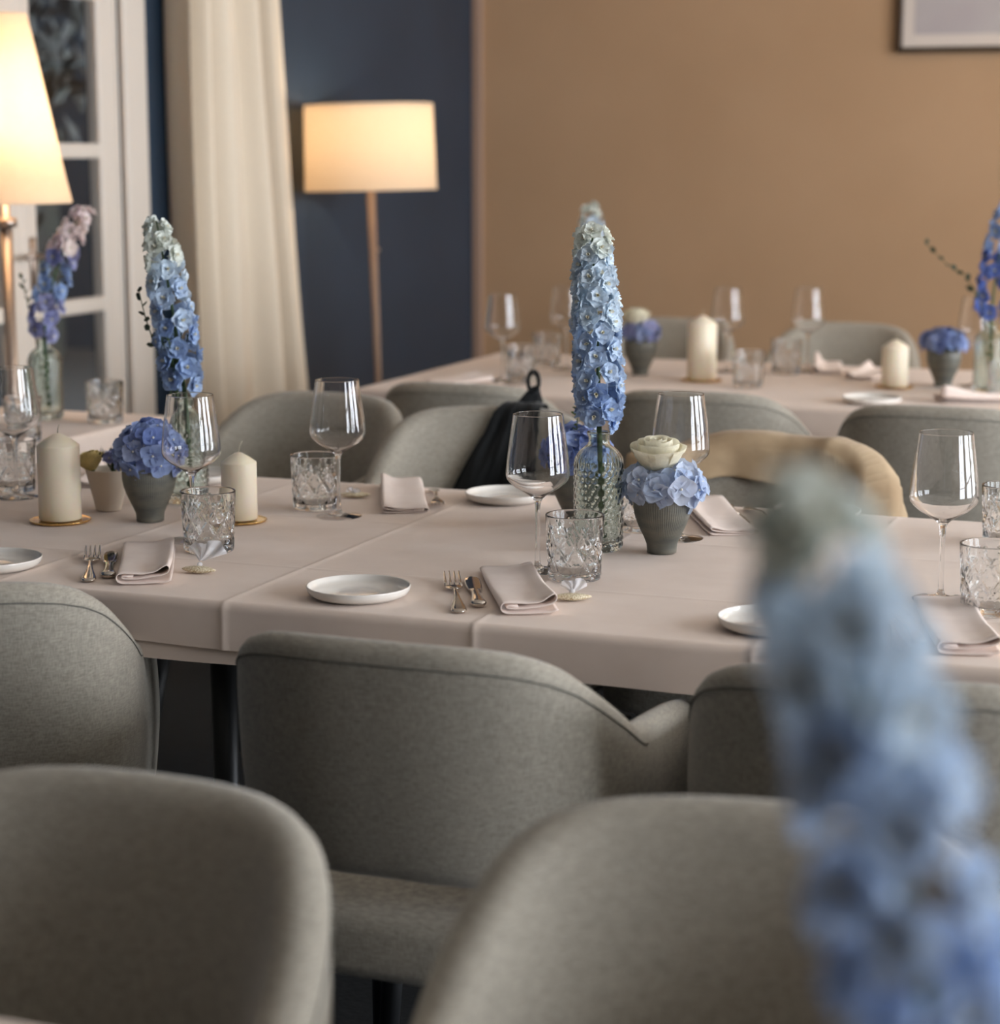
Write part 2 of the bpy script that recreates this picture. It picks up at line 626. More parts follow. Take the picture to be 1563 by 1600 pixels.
for ti, (tx, ty, th, rd, lab) in enumerate((
        (-5.6, 7.9, 1.9, (.55, .6, 1.0), 'dark leafy garden tree outside the window beside the right sash'),
        (-5.9, 6.7, 1.2, (.55, .55, .95), 'low dark bush outside the window behind the white delphinium'))):
    t = thing('garden_tree', lab, 'tree', (tx, ty, -.02), 0, 'garden trees outside the window')
    obj('trunk', MB().tube([(0, 0, 0), (.03, .02, th * .5), (0, .05, th)], [.07, .055, .03], 8).me('trunk', 'bark'), t)
    fo = obj('foliage', leafy((0, 0, th), rd, 2200, ti + 3).me('foliage', 'hedge_leaf', False), t)
    fo['kind'] = 'stuff'
t = thing('hedge', 'dark clipped hedge far outside the window', 'hedge', (-7.6, 8.5, -.02))
obj('core', MB().box(-.3, .3, -4.3, 2.9, 0, 1.5, bev=.08).me('core', 'hedge_leaf', False), t)
fo = obj('foliage', leafy((0, -.7, .85), (.42, 3.5, .95), 5200, 11, .09).me('foliage', 'hedge_leaf', False), t)
fo['kind'] = 'stuff'

# ------------------------------------------------------------------ curtain
CN, CM = 200, 40


def curtain_pt(u, v):
    z = .02 + v * 2.66
    low = 1 - v
    # the right hem flares outwards towards the floor, folds lean with it
    y1 = 6.11 + .20 * min(1.3, (2.1 - min(z, 2.1)) / 1.4) ** 1.2
    k = u ** (1 - .25 * low)
    y = lerp(5.40, y1, lerp(u, k, .5))
    ph = 2 * pi * (6.2 * u + .42 * sin(2.2 * pi * u + .6) + .30 * low * u)
    amp = .060 * (.72 + .28 * sin(9 * u + 1)) * (1 - .62 * smoothstep(.66, .92, u))
    x = WX0 + .086 - .048 * smoothstep(.62, .9, u) + .005 * sin(3 * z + 9 * u)
    x += amp * (sin(ph) + .25 * sin(2 * ph + 1.1))
    return (max(x, WX0 + .008), y, z)


cu = obj('curtain', MB().grid(curtain_pt, CN, CM).me('curtain', 'curtain'))
tag(cu, 'floor-length cream curtain in deep folds between window and floor lamp', 'curtain')
sm = cu.modifiers.new('solid', 'SOLIDIFY')
sm.thickness = .002
t = thing('curtain_rail', 'white curtain rail above the cream curtain', 'rail', (WX0, 4.4, 2.72))
obj('rail', MB().tube([(.055, -1.1, 0), (.055, 2.1, 0)], .012, 10).me('rail', 'window_paint'), t)
for yy in (-1.0, .5, 2.0):
    obj('bracket', MB().box(0, .055, yy - .01, yy + .01, -.01, .01).me('bracket', 'window_paint', False), t)

# ------------------------------------------------------------------ lamps
def shade_mesh(r0, r1, h, name):
    mb = MB()
    prof = [(r0, 0), (r0 + .0005, .004)] + [(lerp(r0, r1, k / 8), h * k / 8) for k in range(1, 8)] + [(r1 + .0005, h - .004), (r1, h)]
    inner = [(r - .0022, z) for r, z in reversed(prof)]
    mb.lathe(prof + inner + [prof[0]], 64)
    return mb.me(name, 'linen_shade')


t = thing('floor_lamp', 'floor lamp with cream drum shade in front of the navy wall', 'lamp', (-2.906, 6.375, 0), 0)
obj('base', MB().lathe([(0, 0), (.14, 0), (.145, .004), (.145, .016), (.138, .022), (.03, .028), (0, .028)], 40).me('base', 'pole_wood'), t)
obj('pole', MB().tube([(.035, 0, .027), (.02, 0, .6), (0, 0, 1.22)], [.010, .0105, .014], 16).me('pole', 'pole_wood'), t)
obj('stem_rod', MB().tube([(0, 0, 1.215), (0, 0, 1.36)], .008, 10).me('stem_rod', 'pole_metal'), t)
obj('socket', MB().lathe([(0, 1.33), (.02, 1.33), (.022, 1.35), (.018, 1.375), (0, 1.378)], 20).me('socket', 'pole_metal'), t)
sh = obj('lamp_shade', shade_mesh(.219, .213, .280, 'drum_shade'), t, (0, 0, 1.215), (0, R(-1.3), 0))
obj('shade_ring', MB().tube([(.211 * cos(a * pi / 16), .211 * sin(a * pi / 16), .272) for a in range(33)], .002, 6)
    .tube([(-.211, 0, .272), (0, 0, .25), (.211, 0, .272)], .002, 6).tube([(0, -.211, .272), (0, 0, .25), (0, .211, .272)], .002, 6).me('shade_ring', 'pole_metal'), sh)
obj('switch', MB().tube([(.022, 0, 1.02), (.03, 0, 1.02)], .006, 10).me('switch', 'pole_metal'), t)
bulb(t, (0, 0, 1.41), 3.8, (1.0, .82, .62), .025)

t = thing('floor_lamp', 'tall lamp with glowing conical shade beside the window', 'lamp', (-2.925, 4.30, 0), 0)
obj('base', MB().lathe([(0, 0), (.12, 0), (.125, .004), (.125, .016), (.118, .022), (.03, .028), (0, .028)], 40).me('base', 'pole_metal'), t)
obj('pole', MB().tube([(0, 0, .027), (0, 0, 1.17)], .0145, 16).me('pole', 'pole_metal'), t)
obj('collar', MB().lathe([(0, 1.165), (.026, 1.165), (.026, 1.185), (.01, 1.19), (.01, 1.40), (0, 1.40)], 20).me('collar', 'pole_metal'), t)
obj('lamp_shade', shade_mesh(.158, .068, .445, 'cone_shade'), t, (0, 0, 1.222))
bulb(t, (0, 0, 1.44), 4.2, (1.0, .83, .64), .03)

# ------------------------------------------------------------------ picture on the beige wall
PX, PZ, PW, PH = -1.457, 1.70, 1.05, .78
t = thing('framed_picture', 'dark framed grey picture hanging on the beige wall', 'picture', (PX, WY1, PZ))
f_ = MB()
f_.box(0, PW, -.03, -.002, 0, .02, bev=.003).box(0, PW, -.03, -.002, PH - .02, PH, bev=.003)
f_.box(0, .02, -.03, -.002, .02, PH - .02, bev=.003).box(PW - .02, PW, -.03, -.002, .02, PH - .02, bev=.003)
obj('frame', f_.me('frame', 'frame_wood', False), t)
obj('mat_board', MB().box(.018, PW - .018, -.014, -.006, .018, PH - .018).me('mat_board', 'mat_board', False), t)
obj('print', MB().box(.063, PW - .063, -.0155, -.0145, .065, PH - .063).me('print', 'print_grey', False), t)


# ------------------------------------------------------------------ tables and cloths
def cloth(name, x0, x1, y0, y1, ztop, drop, label, seed, crx=(), cry=(), group=None, wob=.004, flare=.0):
    """rectangular cloth draped over a table: ironed creases stand up a little, hem hangs with soft waves"""
    def axis(a, b, cr):
        s = set()
        n = max(2, int((b - a) / .045))
        for i in range(n + 1):
            s.add(round(a + (b - a) * i / n, 5))
        for c in cr:
            for d in (-.012, -.006, -.003, 0, .003, .006, .012):
                s.add(round(c + d, 5))
        r = .012
        for k in range(1, 6):
            s.add(round(a - r * k * .33, 5))
            s.add(round(b + r * k * .33, 5))
        nd_ = max(3, int(drop / .02))
        for k in range(1, nd_ + 1):
            s.add(round(a - r * 1.66 - (drop - r) * k / nd_, 5))
            s.add(round(b + r * 1.66 + (drop - r) * k / nd_, 5))
        return sorted(s)

    def fold(p, a, b):
        r = .012
        e = a - p if p < a else (p - b if p > b else 0)
        sg = -1 if p < a else 1
        if e <= 0:
            return p, 0, 0
        base = a if p < a else b
        ang = min(e / r, pi / 2)
        out = r * sin(ang)
        dn = r * (1 - cos(ang)) + max(0, e - r * pi / 2)
        return base + sg * out, dn, sg
    xs, ys_ = axis(x0 + .012, x1 - .012, crx), axis(y0 + .012, y1 - .012, cry)
    v, f = [], []
    for yy in ys_:
        for xx in xs:
            px, dx, sx = fold(xx, x0 + .012, x1 - .012)
            py, dy, sy = fold(yy, y0 + .012, y1 - .012)
            d = max(dx, dy)
            z = ztop - d
            cz = 0
            for c in crx:
                cz = max(cz, exp(-((xx - c) / .005) ** 2))
            for c in cry:
                cz = max(cz, .6 * exp(-((yy - c) / .005) ** 2))
            und = noise.noise(Vector((xx * 5, yy * 5, seed)))
            if d <= 0:
                z += .0012 * cz + .0006 * (und - 1)
            else:
                k = smoothstep(0, .05, d)
                wv = wob * noise.noise(Vector((xx * 7 + seed, yy * 7, d * 6))) * k + .0022 * cz + flare * d
                if dy > 0:
                    py += sy * wv
                if dx > 0:
                    px += sx * wv
                z += .004 * noise.noise(Vector((xx * 3, yy * 3, seed + 5))) * k
            v.append((px, py, z))
    n = len(xs)
    for j in range(len(ys_) - 1):
        for i in range(n - 1):
            f.append((j * n + i, j * n + i + 1, (j + 1) * n + i + 1, (j + 1) * n + i))
    o = obj(name, mesh(name, v, f, 'tablecloth'))
    return tag(o, label, 'tablecloth', group)


def table(x0, x1, y0, y1, ztop, label, group=None):
    t = thing('dining_table', label, 'table', ((x0 + x1) / 2, (y0 + y1) / 2, 0), 0, group)
    w, d = (x1 - x0) / 2, (y1 - y0) / 2
    obj('tabletop', MB().box(-w, w, -d, d, ztop - .03, ztop, bev=.004).me('tabletop', 'white_wall', False), t)
    a = MB()
    for s in (-1, 1):
        a.box(-w + .1, w - .1, s * (d - .26) - .01, s * (d - .26) + .01, ztop - .07, ztop - .031)
    obj('apron', a.me('apron', 'black_metal', False), t)
    for sx in (-1, 1):
        for sy in (-1, 1):
            obj('leg', MB().tube([(sx * (w - .12), sy * (d - .12), 0), (sx * (w - .12), sy * (d - .12), ztop - .031)], [.016, .02], 12)
                .me('leg', 'black_metal'), t)
    return t


UY0, UY1 = 2.425, 3.405
table(-2.50, -1.28, UY0 + .006, UY1 - .006, .745, 'left half of the middle table, under the cloth')
table(-1.275, .62, UY0 + .006, UY1 - .006, .745, 'right half of the middle table, under the cloth')
cloth('tablecloth', -2.51, -1.10, UY0 - .001, UY1 + .001, .7478, .083, 'lower tablecloth layer whose hem shows under the middle table cloth', 3.1)
cloth('tablecloth', -2.52, .63, UY0 - .007, UY1 + .007, TT, .064, 'pale tablecloth with ironed creases on the middle table', 1.7,
      crx=(-1.69, -1.327, -.965, -.60, -.24), cry=(2.665, 3.05))
# rear table
RY0, RY1 = 4.80, 5.80
table(-2.225, .9, RY0 + .006, RY1 - .006, .745, 'rear table near the beige wall, under its cloth')
cloth('tablecloth', -2.235, .91, RY0, RY1, TT, .20, 'pale tablecloth hanging from the rear table', 8.3, crx=(-1.4, -.6), wob=.02, flare=.03)
# near table, its far edge cuts the lower left corner
table(-1.9, .6, .20, 1.156, .745, 'near table at the lower edge, under its cloth')
cloth('tablecloth', -1.91, .61, .19, 1.166, TT, .064, 'pale tablecloth of the near table with the blurred delphinium', 5.5)
# little table by the window
table(-3.08, -2.42, 3.60, 4.13, .745, 'small table below the window, under its cloth')
cloth('tablecloth', -3.09, -2.405, 3.59, 4.14, TT, .17, 'pale tablecloth of the small table below the window', 9.9, wob=.01)

# ------------------------------------------------------------------ chairs
# plan of the shell: superellipse back, straight arms; d = arc length from the middle of the back
CA, CB, CNE = .222, .235, 2.7


def shell_plan():
    pts = []
    for k in range(0, 201):
        w = pi * k / 200
        c, s = cos(w), sin(w)
        pts.append((CA * (1 if c >= 0 else -1) * abs(c) ** (2 / CNE), -CB * abs(s) ** (2 / CNE)))
    pts = [(CA + .004, .17), (CA + .004, .12), (CA + .003, .06)] + pts + [(-CA - .003, .06), (-CA - .004, .12), (-CA - .004, .17)]
    L = [0]
    for a, b in zip(pts, pts[1:]):
        L.append(L[-1] + math.dist(a, b))
    return pts, L


PLAN, PLEN = shell_plan()
HALF = PLEN[-1] / 2


def plan_at(d):
    s = max(0, min(PLEN[-1], d + HALF))
    lo = 0
    for i in range(len(PLEN) - 1):
        if PLEN[i + 1] >= s:
            lo = i
            break
    t = (s - PLEN[lo]) / max(1e-9, PLEN[lo + 1] - PLEN[lo])
    a, b = PLAN[lo], PLAN[lo + 1]
    return Vector((lerp(a[0], b[0], t), lerp(a[1], b[1], t), 0))


def plan_frame(d):
    p = plan_at(d)
    t = plan_at(d + .012) - plan_at(d - .012)
    t.normalize()
    n = Vector((-t.y, t.x, 0))
    if n.dot(Vector((p.x, p.y - .1, 0))) < 0:
        n = -n
    return p, n


TOPTAB = [(0, .822), (.06, .8215), (.11, .819), (.145, .813), (.175, .802), (.20, .786), (.225, .764), (.25, .742), (.28, .718), (.300, .703),
          (.315, .694), (.335, .690), (.36, .688), (.40, .686), (.46, .682), (.52, .674), (.56, .655), (.59, .615)]
BOTTAB = [(0, .535), (.12, .532), (.18, .515), (.24, .48), (.30, .445), (.36, .425), (.5, .42), (.59, .425)]


def top_z(d):
    return interp(TOPTAB, abs(d))


def shell_pt(d, q, off=0.0):
    """q in [0,1): 0 bottom outside .. .4 top outside, .4-.5 over the top, .5-.9 down inside, .9-1 under"""
    p, n = plan_frame(d)
    zt, zb = top_z(d), interp(BOTTAB, abs(d))
    th = .024 - .003 * smoothstep(.25, .4, abs(d))
    r = th
    if q < .4:
        t = q / .4
        o, z, bul = th, lerp(zb + r, zt - r, t), .006 * sin(pi * t)
    elif q < .5:
        a = (q - .4) / .1 * pi
        o, z, bul = th * cos(a), zt - r + r * sin(a), 0
    elif q < .9:
        t = (q - .5) / .4
        o, z, bul = -th, lerp(zt - r, zb + r, t), -.014 * sin(pi * t)
    else:
        a = (q - .9) / .1 * pi
        o, z, bul = -th * cos(a), zb + r - r * sin(a), 0
    sg = 1 if q < .45 or q > .95 else -1
    back = 1 - smoothstep(.16, .36, abs(d))
    lean = (.10 * back + .03) * (z - .55)
    P = p + n * (o + bul + sg * off) + n * lean * .4 + Vector((0, -1, 0)) * lean * .8 * back
    P.z = z + (off if .38 < q < .52 else 0)
    return P


def chair_shell():
    mb = MB()
    ds = [-HALF + .001 + (2 * HALF - .002) * i / 84 for i in range(85)]
    qs = [.4 * i / 9 for i in range(9)] + [.4 + .1 * i / 6 for i in range(6)] + [.5 + .4 * i / 9 for i in range(9)] + [.9 + .1 * i / 5 for i in range(5)]
    n = len(qs)
    v = [shell_pt(d, q) for d in ds for q in qs]
    f = [(i * n + k, (i + 1) * n + k, (i + 1) * n + (k + 1) % n, i * n + (k + 1) % n) for i in range(len(ds) - 1) for k in range(n)]
    # rounded arm ends
    for row, sg in ((0, 1), (len(ds) - 1, -1)):
        base = [Vector(v[row * n + k]) for k in range(n)]
        c = sum(base, Vector()) / n
        prev = [row * n + k for k in range(n)]
        for s_, y_ in ((.9, .010), (.62, .018), (.25, .021)):
            cur = []
            for p in base:
                cur.append(len(v))
                q = Vector((c.x + (p.x - c.x) * s_, p.y + y_, c.z + (p.z - c.z) * (1 - (1 - s_) * .18)))
                v.append(q)
            for k in range(n):
                j = (k + 1) % n
                f.append((prev[k], prev[j], cur[j], cur[k]) if sg > 0 else (prev[k], cur[k], cur[j], prev[j]))
            prev = cur
        f.append(tuple(prev) if sg > 0 else tuple(reversed(prev)))
    return mesh('backrest', v, f, 'chair_fabric')


def pad(a, b, ne, z0, z1, r, cy=0):
    """upholstered pad: rounded superellipse slab with domed top"""
    mb = MB()
    n = 56
    rings = [(.0, z0, .4), (.0, z0, .8), (-r * .1, z0, 1), (0, z0 + r, 1), (0, z1 - r * 1.4, 1), (-r * .25, z1 - r * .5, 1), (-r * .8, z1 - r * .05, 1),
             (-r * 1.8, z1 + .004, 1), (0, z1 + .010, .55), (0, z1 + .011, .2)]
    v, f = [], []
    for off, z, sc in rings:
        for k in range(n):
            w = 2 * pi * k / n
            c, s = cos(w), sin(w)
            x = (a + off) * (1 if c >= 0 else -1) * abs(c) ** (2 / ne) * sc
            y = (b + off) * (1 if s >= 0 else -1) * abs(s) ** (2 / ne) * sc + cy
            v.append((x, y, z))
    for i in range(len(rings) - 1):
        for k in range(n):
            f.append((i * n + k, i * n + (k + 1) % n, (i + 1) * n + (k + 1) % n, (i + 1) * n + k))
    f.append(tuple(range(n - 1, -1, -1)))
    f.append(tuple(range((len(rings) - 1) * n, len(rings) * n)))
    return mb.add(v, f)


def seam_mesh():
    pts = []
    for i in range(81):
        d = lerp(-.325, .325, i / 80)
        zt, zb = top_z(d), interp(BOTTAB, abs(d))
        th = .024
        q = .4 * max(0, (zt - .022 - (zb + th)) / (zt - th - zb - th))
        pts.append(shell_pt(d, min(q, .4), .0006))
    return MB().tube(pts, .0009, 6).me('seam', 'seam_thread')


def make_chair(x, y, rz, label, group, lift=0, sc=1.0):
    t = thing('dining_chair', label, 'chair', (x, y, 0), R(rz), group)
    if sc != 1.0:
        t.scale = (sc, sc, sc)
    obj('backrest', cached('shell', chair_shell), t)
    obj('seat', cached('seat', lambda: pad(.213, .240, 3.6, .415, .486, .013, -.008).me('seat', 'chair_fabric')), t)
    obj('seam', cached('seam', seam_mesh), t)
    obj('seat_frame', cached('sframe', lambda: pad(.17, .18, 3, .385, .409, .004).me('seat_frame', 'black_metal')), t)
    for sx in (-1, 1):
        for sy in (-1, 1):
            obj('leg', cached(('leg', sx, sy), lambda: MB().tube([(sx * .215, sy * .205, 0), (sx * .165, sy * .15, .39)], [.011, .018], 12).me('leg', 'black_metal')), t)
    return t


G1 = 'chairs with their backs to us at the middle table'
make_chair(-1.690, 2.345, 27, 'grey upholstered chair at the middle table below the leftmost fork and knife', G1)
make_chair(-.922, 2.300, 0, 'grey upholstered chair at the middle table, centre of its row, notched arm showing', G1)
make_chair(-.382, 2.345, 0, 'grey upholstered chair at the middle table behind the blurred delphinium', G1)
G2 = 'chairs of the near table facing us'
make_chair(-.904, 1.225, 180, 'blurred grey chair nearest the lower left corner', G2)
make_chair(-.352, 1.345, 190, 'blurred beige grey chair in front, left of the blurred delphinium', G2)
G3 = 'chairs on the far side of the middle table'
chA = make_chair(-1.995, 3.860, 178, 'lamp-lit beige chair below the curtain, behind the short candle', G3)
chB = make_chair(-1.488, 3.765, 196, 'grey beige chair with the black jacket over its back', G3)
chC = make_chair(-.885, 3.470, 180, 'grey chair under the tan coat, far side of middle table', G3)
G4 = 'chairs at the rear table with their backs to us'
make_chair(-1.800, 4.680, 0, 'grey chair back below the left end of the rear table', G4)
make_chair(-1.250, 4.720, 0, 'grey chair back right of the tall delphinium, behind a wine glass', G4)
make_chair(-.700, 4.640, 0, 'wide grey chair back behind the right wine glass, above the tan coat', G4)
G5 = 'chairs along the beige wall'
make_chair(-1.290, 6.135, 182, 'beige chair at the rear table in front of the beige wall', G5)
make_chair(-1.86, 6.12, 180, 'chair in front of the beige wall, half hidden behind rear candle', G5)


# ------------------------------------------------------------------ coat and jacket over chair backs
def drape(name, chair, d0, d1, inner, outer, m, label, cat, seed, off=.009, amp=.010, nu=60, nv=44, skew=0.0, th=.003, skew2=0.0, fold=0.0):
    """cloth laid over a chair back; inner(t) / outer(t) give how far it hangs on each side"""
    mb = MB()

    def pt(u, v):
        hi, ho = inner(u), outer(u)
        w = lerp(-ho, hi, v)
        d = lerp(d0, d1, u) + skew * max(0, w) * (1 - u) + skew2 * max(0, w) * u
        zt, zb = top_z(d), interp(BOTTAB, abs(d))
        span = max(.05, zt - zb - .048)
        cap = .04
        fn = noise.noise(Vector((u * 6 + seed, w * 7, seed))) + .5 * noise.noise(Vector((u * 15, w * 6, seed + 3)))
        fo = off + amp * (.5 + fn) * (.25 + .75 * smoothstep(.02, .12, abs(w))) + .012 * smoothstep(.04, .25, abs(w))
        fo += fold * 1.2 * smoothstep(.0, .1, abs(w)) * (1 - 2.4 * abs(noise.noise(Vector((u * 4.2 + seed, w * 8 + 2 * u, seed + 8)))))
        fo += fold * smoothstep(.02, .2, abs(w)) * (1 + sin(26 * u + 9 * w + 3 * sin(7 * u + seed)))
        fo = max(.005, fo)
        if abs(w) <= cap:
            q = .45 + .05 * w / cap
            return shell_pt(d, q, fo)
        e = abs(w) - cap
        over = max(0, e - span)
        e2 = min(e, span)
        q = (.5 + .4 * e2 / span) if w > 0 else (.4 - .4 * e2 / span)
        p = shell_pt(d, min(max(q, .001), .899), fo)
        p.z -= over
        return p
    mb.grid(pt, nu, nv)
    o = obj(name, mb.me(name, m))
    o.location = chair.location
    o.rotation_euler = chair.rotation_euler
    s = o.modifiers.new('solid', 'SOLIDIFY')
    s.thickness = th
    s.offset = 1
    return tag(o, label, cat)


# chairs facing us: local +x is on the left in the picture
coat = drape('coat', chC, -.30, .33,
             lambda u: interp([(0, .07), (.12, .10), (.2, .075), (.45, .085), (.6, .10), (.72, .17), (.85, .27), (1, .30)], u),
             lambda u: .25 + .03 * sin(9 * u), 'coat_tan', 'rumpled tan coat draped over a chair back behind the far plate', 'coat', 4.2, amp=.024, fold=.012, nu=110, nv=70)
lump = MB()


def lump_pt(u, v):
    a, b = 2 * pi * u, pi * v
    p = Vector((.05 * sin(b) * cos(a), .032 * sin(b) * sin(a), .036 * cos(b)))
    k = 1 + .35 * noise.noise(p * 40 + Vector((3, 1, 2)))
    return p * k + Vector((.225, -.20, .765))


obj('sleeve', lump.grid(lump_pt, 24, 14).me('sleeve', 'coat_tan'), coat)
jk = drape('jacket', chB, .030, .105, lambda u: interp([(0, .31), (.5, .32), (1, .31)], u), lambda u: .32 + .03 * sin(8 * u),
           'black_cloth', 'black jacket with a hanging loop draped over a grey chair', 'jacket', 7.7, amp=.010, skew=-.66, skew2=.08, nu=40, fold=.005)
lp = []
for k in range(25):
    a = 2 * pi * k / 24
    lp.append((-.085 + .011 * sin(a), -.288, .868 + .022 * cos(a) + .004))
obj('hanging_loop', MB().tube(lp, .0045, 8).me('hanging_loop', 'black_cloth'), jk)
obj('collar', MB().grid(lambda u, v: (lerp(-.012, -.105, u), -.262 - .03 * sin(pi * v) - .006 * sin(9 * u), .80 + (.012 + .052 * smoothstep(.15, .85, u) * (1 - .6 * smoothstep(.88, 1, u))) * sin(pi * (v * .9 + .05))), 24, 10)
    .me('collar', 'black_cloth'), jk)


# ------------------------------------------------------------------ glassware
def wine_glass(x, y, label, group, rz=0):
    t = thing('wine_glass', label, 'wine glass', (x, y, TT - .0008), rz, group)

    def bowl():
        out = [(.0045, .0985), (.0050, .1015), (.0072, .1055), (.0125, .1100), (.0220, .1160), (.0325, .1222), (.0405, .1292), (.0444, .1340), (.0458, .1395), (.0459, .1455),
               (.0446, .160), (.0424, .178), (.0397, .198), (.0370, .2175), (.03595, .2255), (.0358, .2268), (.0357, .2275)]
        rim = [(.03545, .2279), (.03515, .2280), (.0349, .2277)]
        inn = [(r - .0009, z + (.0007 if z < .138 else 0)) for r, z in reversed(out[4:])]
        inn += [(.0105, .1108), (.005, .1075), (0, .1065)]
        return MB().lathe(out + rim + inn, 64).me('bowl', 'glass')

    def stem():
        return MB().lathe([(.0048, .0105), (.0038, .016), (.0034, .03), (.0031, .06), (.0034, .085), (.0040, .0955), (.0045, .0985)], 24).me('stem', 'glass')

    def foot():
        return MB().lathe([(0, .0004), (.030, .0004), (.0365, .0004), (.0372, .0005), (.0378, .0011), (.0377, .0015), (.0372, .0019), (.0360, .0021), (.030, .0028), (.018, .0045), (.009, .0066), (.0058, .0085), (.0048, .0105)], 64).me('foot', 'glass')
    obj('bowl', cached('bowl', bowl), t)
    obj('stem', cached('stem', stem), t)
    obj('foot', cached('foot', foot), t)
    return t


def tumbler_mesh():
    """cut-crystal tumbler: starburst V cuts and fans pressed into the outer wall"""
    H, r0, r1 = .0935, .0375, .0418
    segs = []
    for k in range(9):
        for sg in (-1, 1):
            segs.append((k / 9 + sg * .085, .44, sg * .098, .39))      # long crossing cuts
        for a in (-2, -1, 1, 2):
            segs.append((k / 9 + .0555, .66, .010 * a, .11 - .012 * abs(a)))   # fans between them
            segs.append((k / 9, .20, .009 * a, .09 - .010 * abs(a)))
        segs.append((k / 9 + .0555, .245, .030, 0))
        segs.append((k / 9, .56, 0, .09))

    def cut(w, zz):
        u = (w / (2 * pi)) % 1
        g = 0
        asp = 2 * pi * r1 / H
        for (c, z, dx, dz) in segs:
            du = (u - c + .5) % 1 - .5
            px, pz = du * asp, zz - z
            ax, az = dx * asp, dz
            L = ax * ax + az * az
            t = max(-1, min(1, (px * ax + pz * az) / L))
            d = math.hypot(px - t * ax, pz - t * az)
            g = max(g, (1 - d / .032) * (1 - .3 * abs(t)))
        return max(0, g) * smoothstep(.03, .09, zz) * (1 - smoothstep(.86, .9, zz))
    prof = [(0, .0004), (r0 - .006, .0004), (r0 - .0038, .0005), (r0 - .001, .0016), (r0, .004)]
    nz = 46
    for k in range(1, nz):
        z = .004 + (H - .006) * k / nz
        prof.append((lerp(r0, r1, z / H), z))
    ko = len(prof)
    prof += [(r1, H - .0016), (r1 - .0001, H - .0010), (r1 - .0007, H - .0002), (r1 - .0014, H), (r1 - .0022, H - .0002), (r1 - .0029, H - .0010), (r1 - .0031, H - .0020), (r1 - .0032, H - .0035)]
    for k in range(11, 0, -1):
        z = .014 + (H - .016) * k / 12
        prof.append((lerp(r0, r1, z / H) - .0036, z))
    prof += [(r0 - .0046, .0135), (r0 - .006, .0120), (r0 - .008, .0113), (r0 - .011, .0110), (0, .0108)]
    lim = prof[ko - 1][1]
    n = 168
    zs = {round(z, 6) for r, z in prof[5:ko]}

    def fn(r, z, w):
        if r > r0 - .0005 and round(z, 6) in zs and r > lerp(r0, r1, z / H) - .001:
            return r - .0027 * cut(w, z / H)
        return r
    return MB().lathe(prof, n, 0, fn).me('tumbler', 'cut_glass', True)


def tumbler(x, y, label, group, rz=0.0):
    o = obj('tumbler', cached('tumbler', tumbler_mesh), None, (x, y, TT - .0008), (0, 0, rz))
    return tag(o, label, 'tumbler', group)


def vase_mesh():
    out = [(0, .0004), (.030, .0004), (.034, .002), (.036, .006)]
    body = [(lerp(.0365, .037, k / 40), .006 + .124 * k / 40) for k in range(1, 41)]
    sh = [(.0372, .134), (.0366, .140), (.0335, .147), (.028, .1535), (.0215, .1585), (.0175, .162), (.0160, .166), (.0160, .173), (.0175, .1765), (.0185, .179), (.0180, .1812)]
    prof = out + body + sh
    inn = [(max(.001, r - .0028), z) for r, z in reversed(sh)] + [(r - .003, z) for r, z in reversed(body[4:])] + [(.030, .016), (.02, .013), (0, .012)]
    bz = {round(z, 6) for r, z in body}

    def fn(r, z, w):
        if r > .0364 and round(z, 6) in bz:
            a, b = w * 22 / (2 * pi), (z - .006) / .0092
            if int(math.floor(b)) % 2:
                a += .5
            da, db = (a % 1) - .5, (b % 1) - .5
            d = sqrt(da * da + db * db)
            return r + .0018 * max(0, 1 - (d / .48) ** 2)
        if r > .03 and .130 < z < .142:
            return r + .0006 * cos(30 * w)
        return r
    return MB().lathe(prof + [(.0162, .1815)] + inn, 132, 0, fn).me('vase', 'aqua_glass')


def vase(x, y, label, rz=0.0, z=TT):
    o = obj('vase', cached('vase', vase_mesh), None, (x, y, z - .0008), (0, 0, rz))
    return tag(o, label, 'vase', 'hobnail glass bottle vases')


# ------------------------------------------------------------------ flowers
def sepal(L, W, cup, ruf, seed, ns=5, nt=4, round_=.62):
    """petal in the local xz plane growing along +x, cupped towards +z"""
    v, f = [], []
    for i in range(nt + 1):
        t = i / nt
        wd = W * (sin(pi * min(1, t * round_ + .12)) ** .8) if t < 1 else W * .45
        for j in range(ns + 1):
            s = j / ns * 2 - 1
            x = L * (t - .10 * s * s * t)
            y = wd * s * .5
            z = cup * L * t * t + .12 * W * s * s + ruf * L * t * noise.noise(Vector((t * 3 + seed, s * 2.2, seed * 1.7)))
            v.append((x, y, z))
    for i in range(nt):
        for j in range(ns):
            a = i * (ns + 1) + j
            f.append((a, a + 1, a + ns + 2, a + ns + 1))
    return v, f


def put(mb, vf, M, m=0):
    v, f = vf
    mb.add([M @ Vector(p) for p in v], f, m)


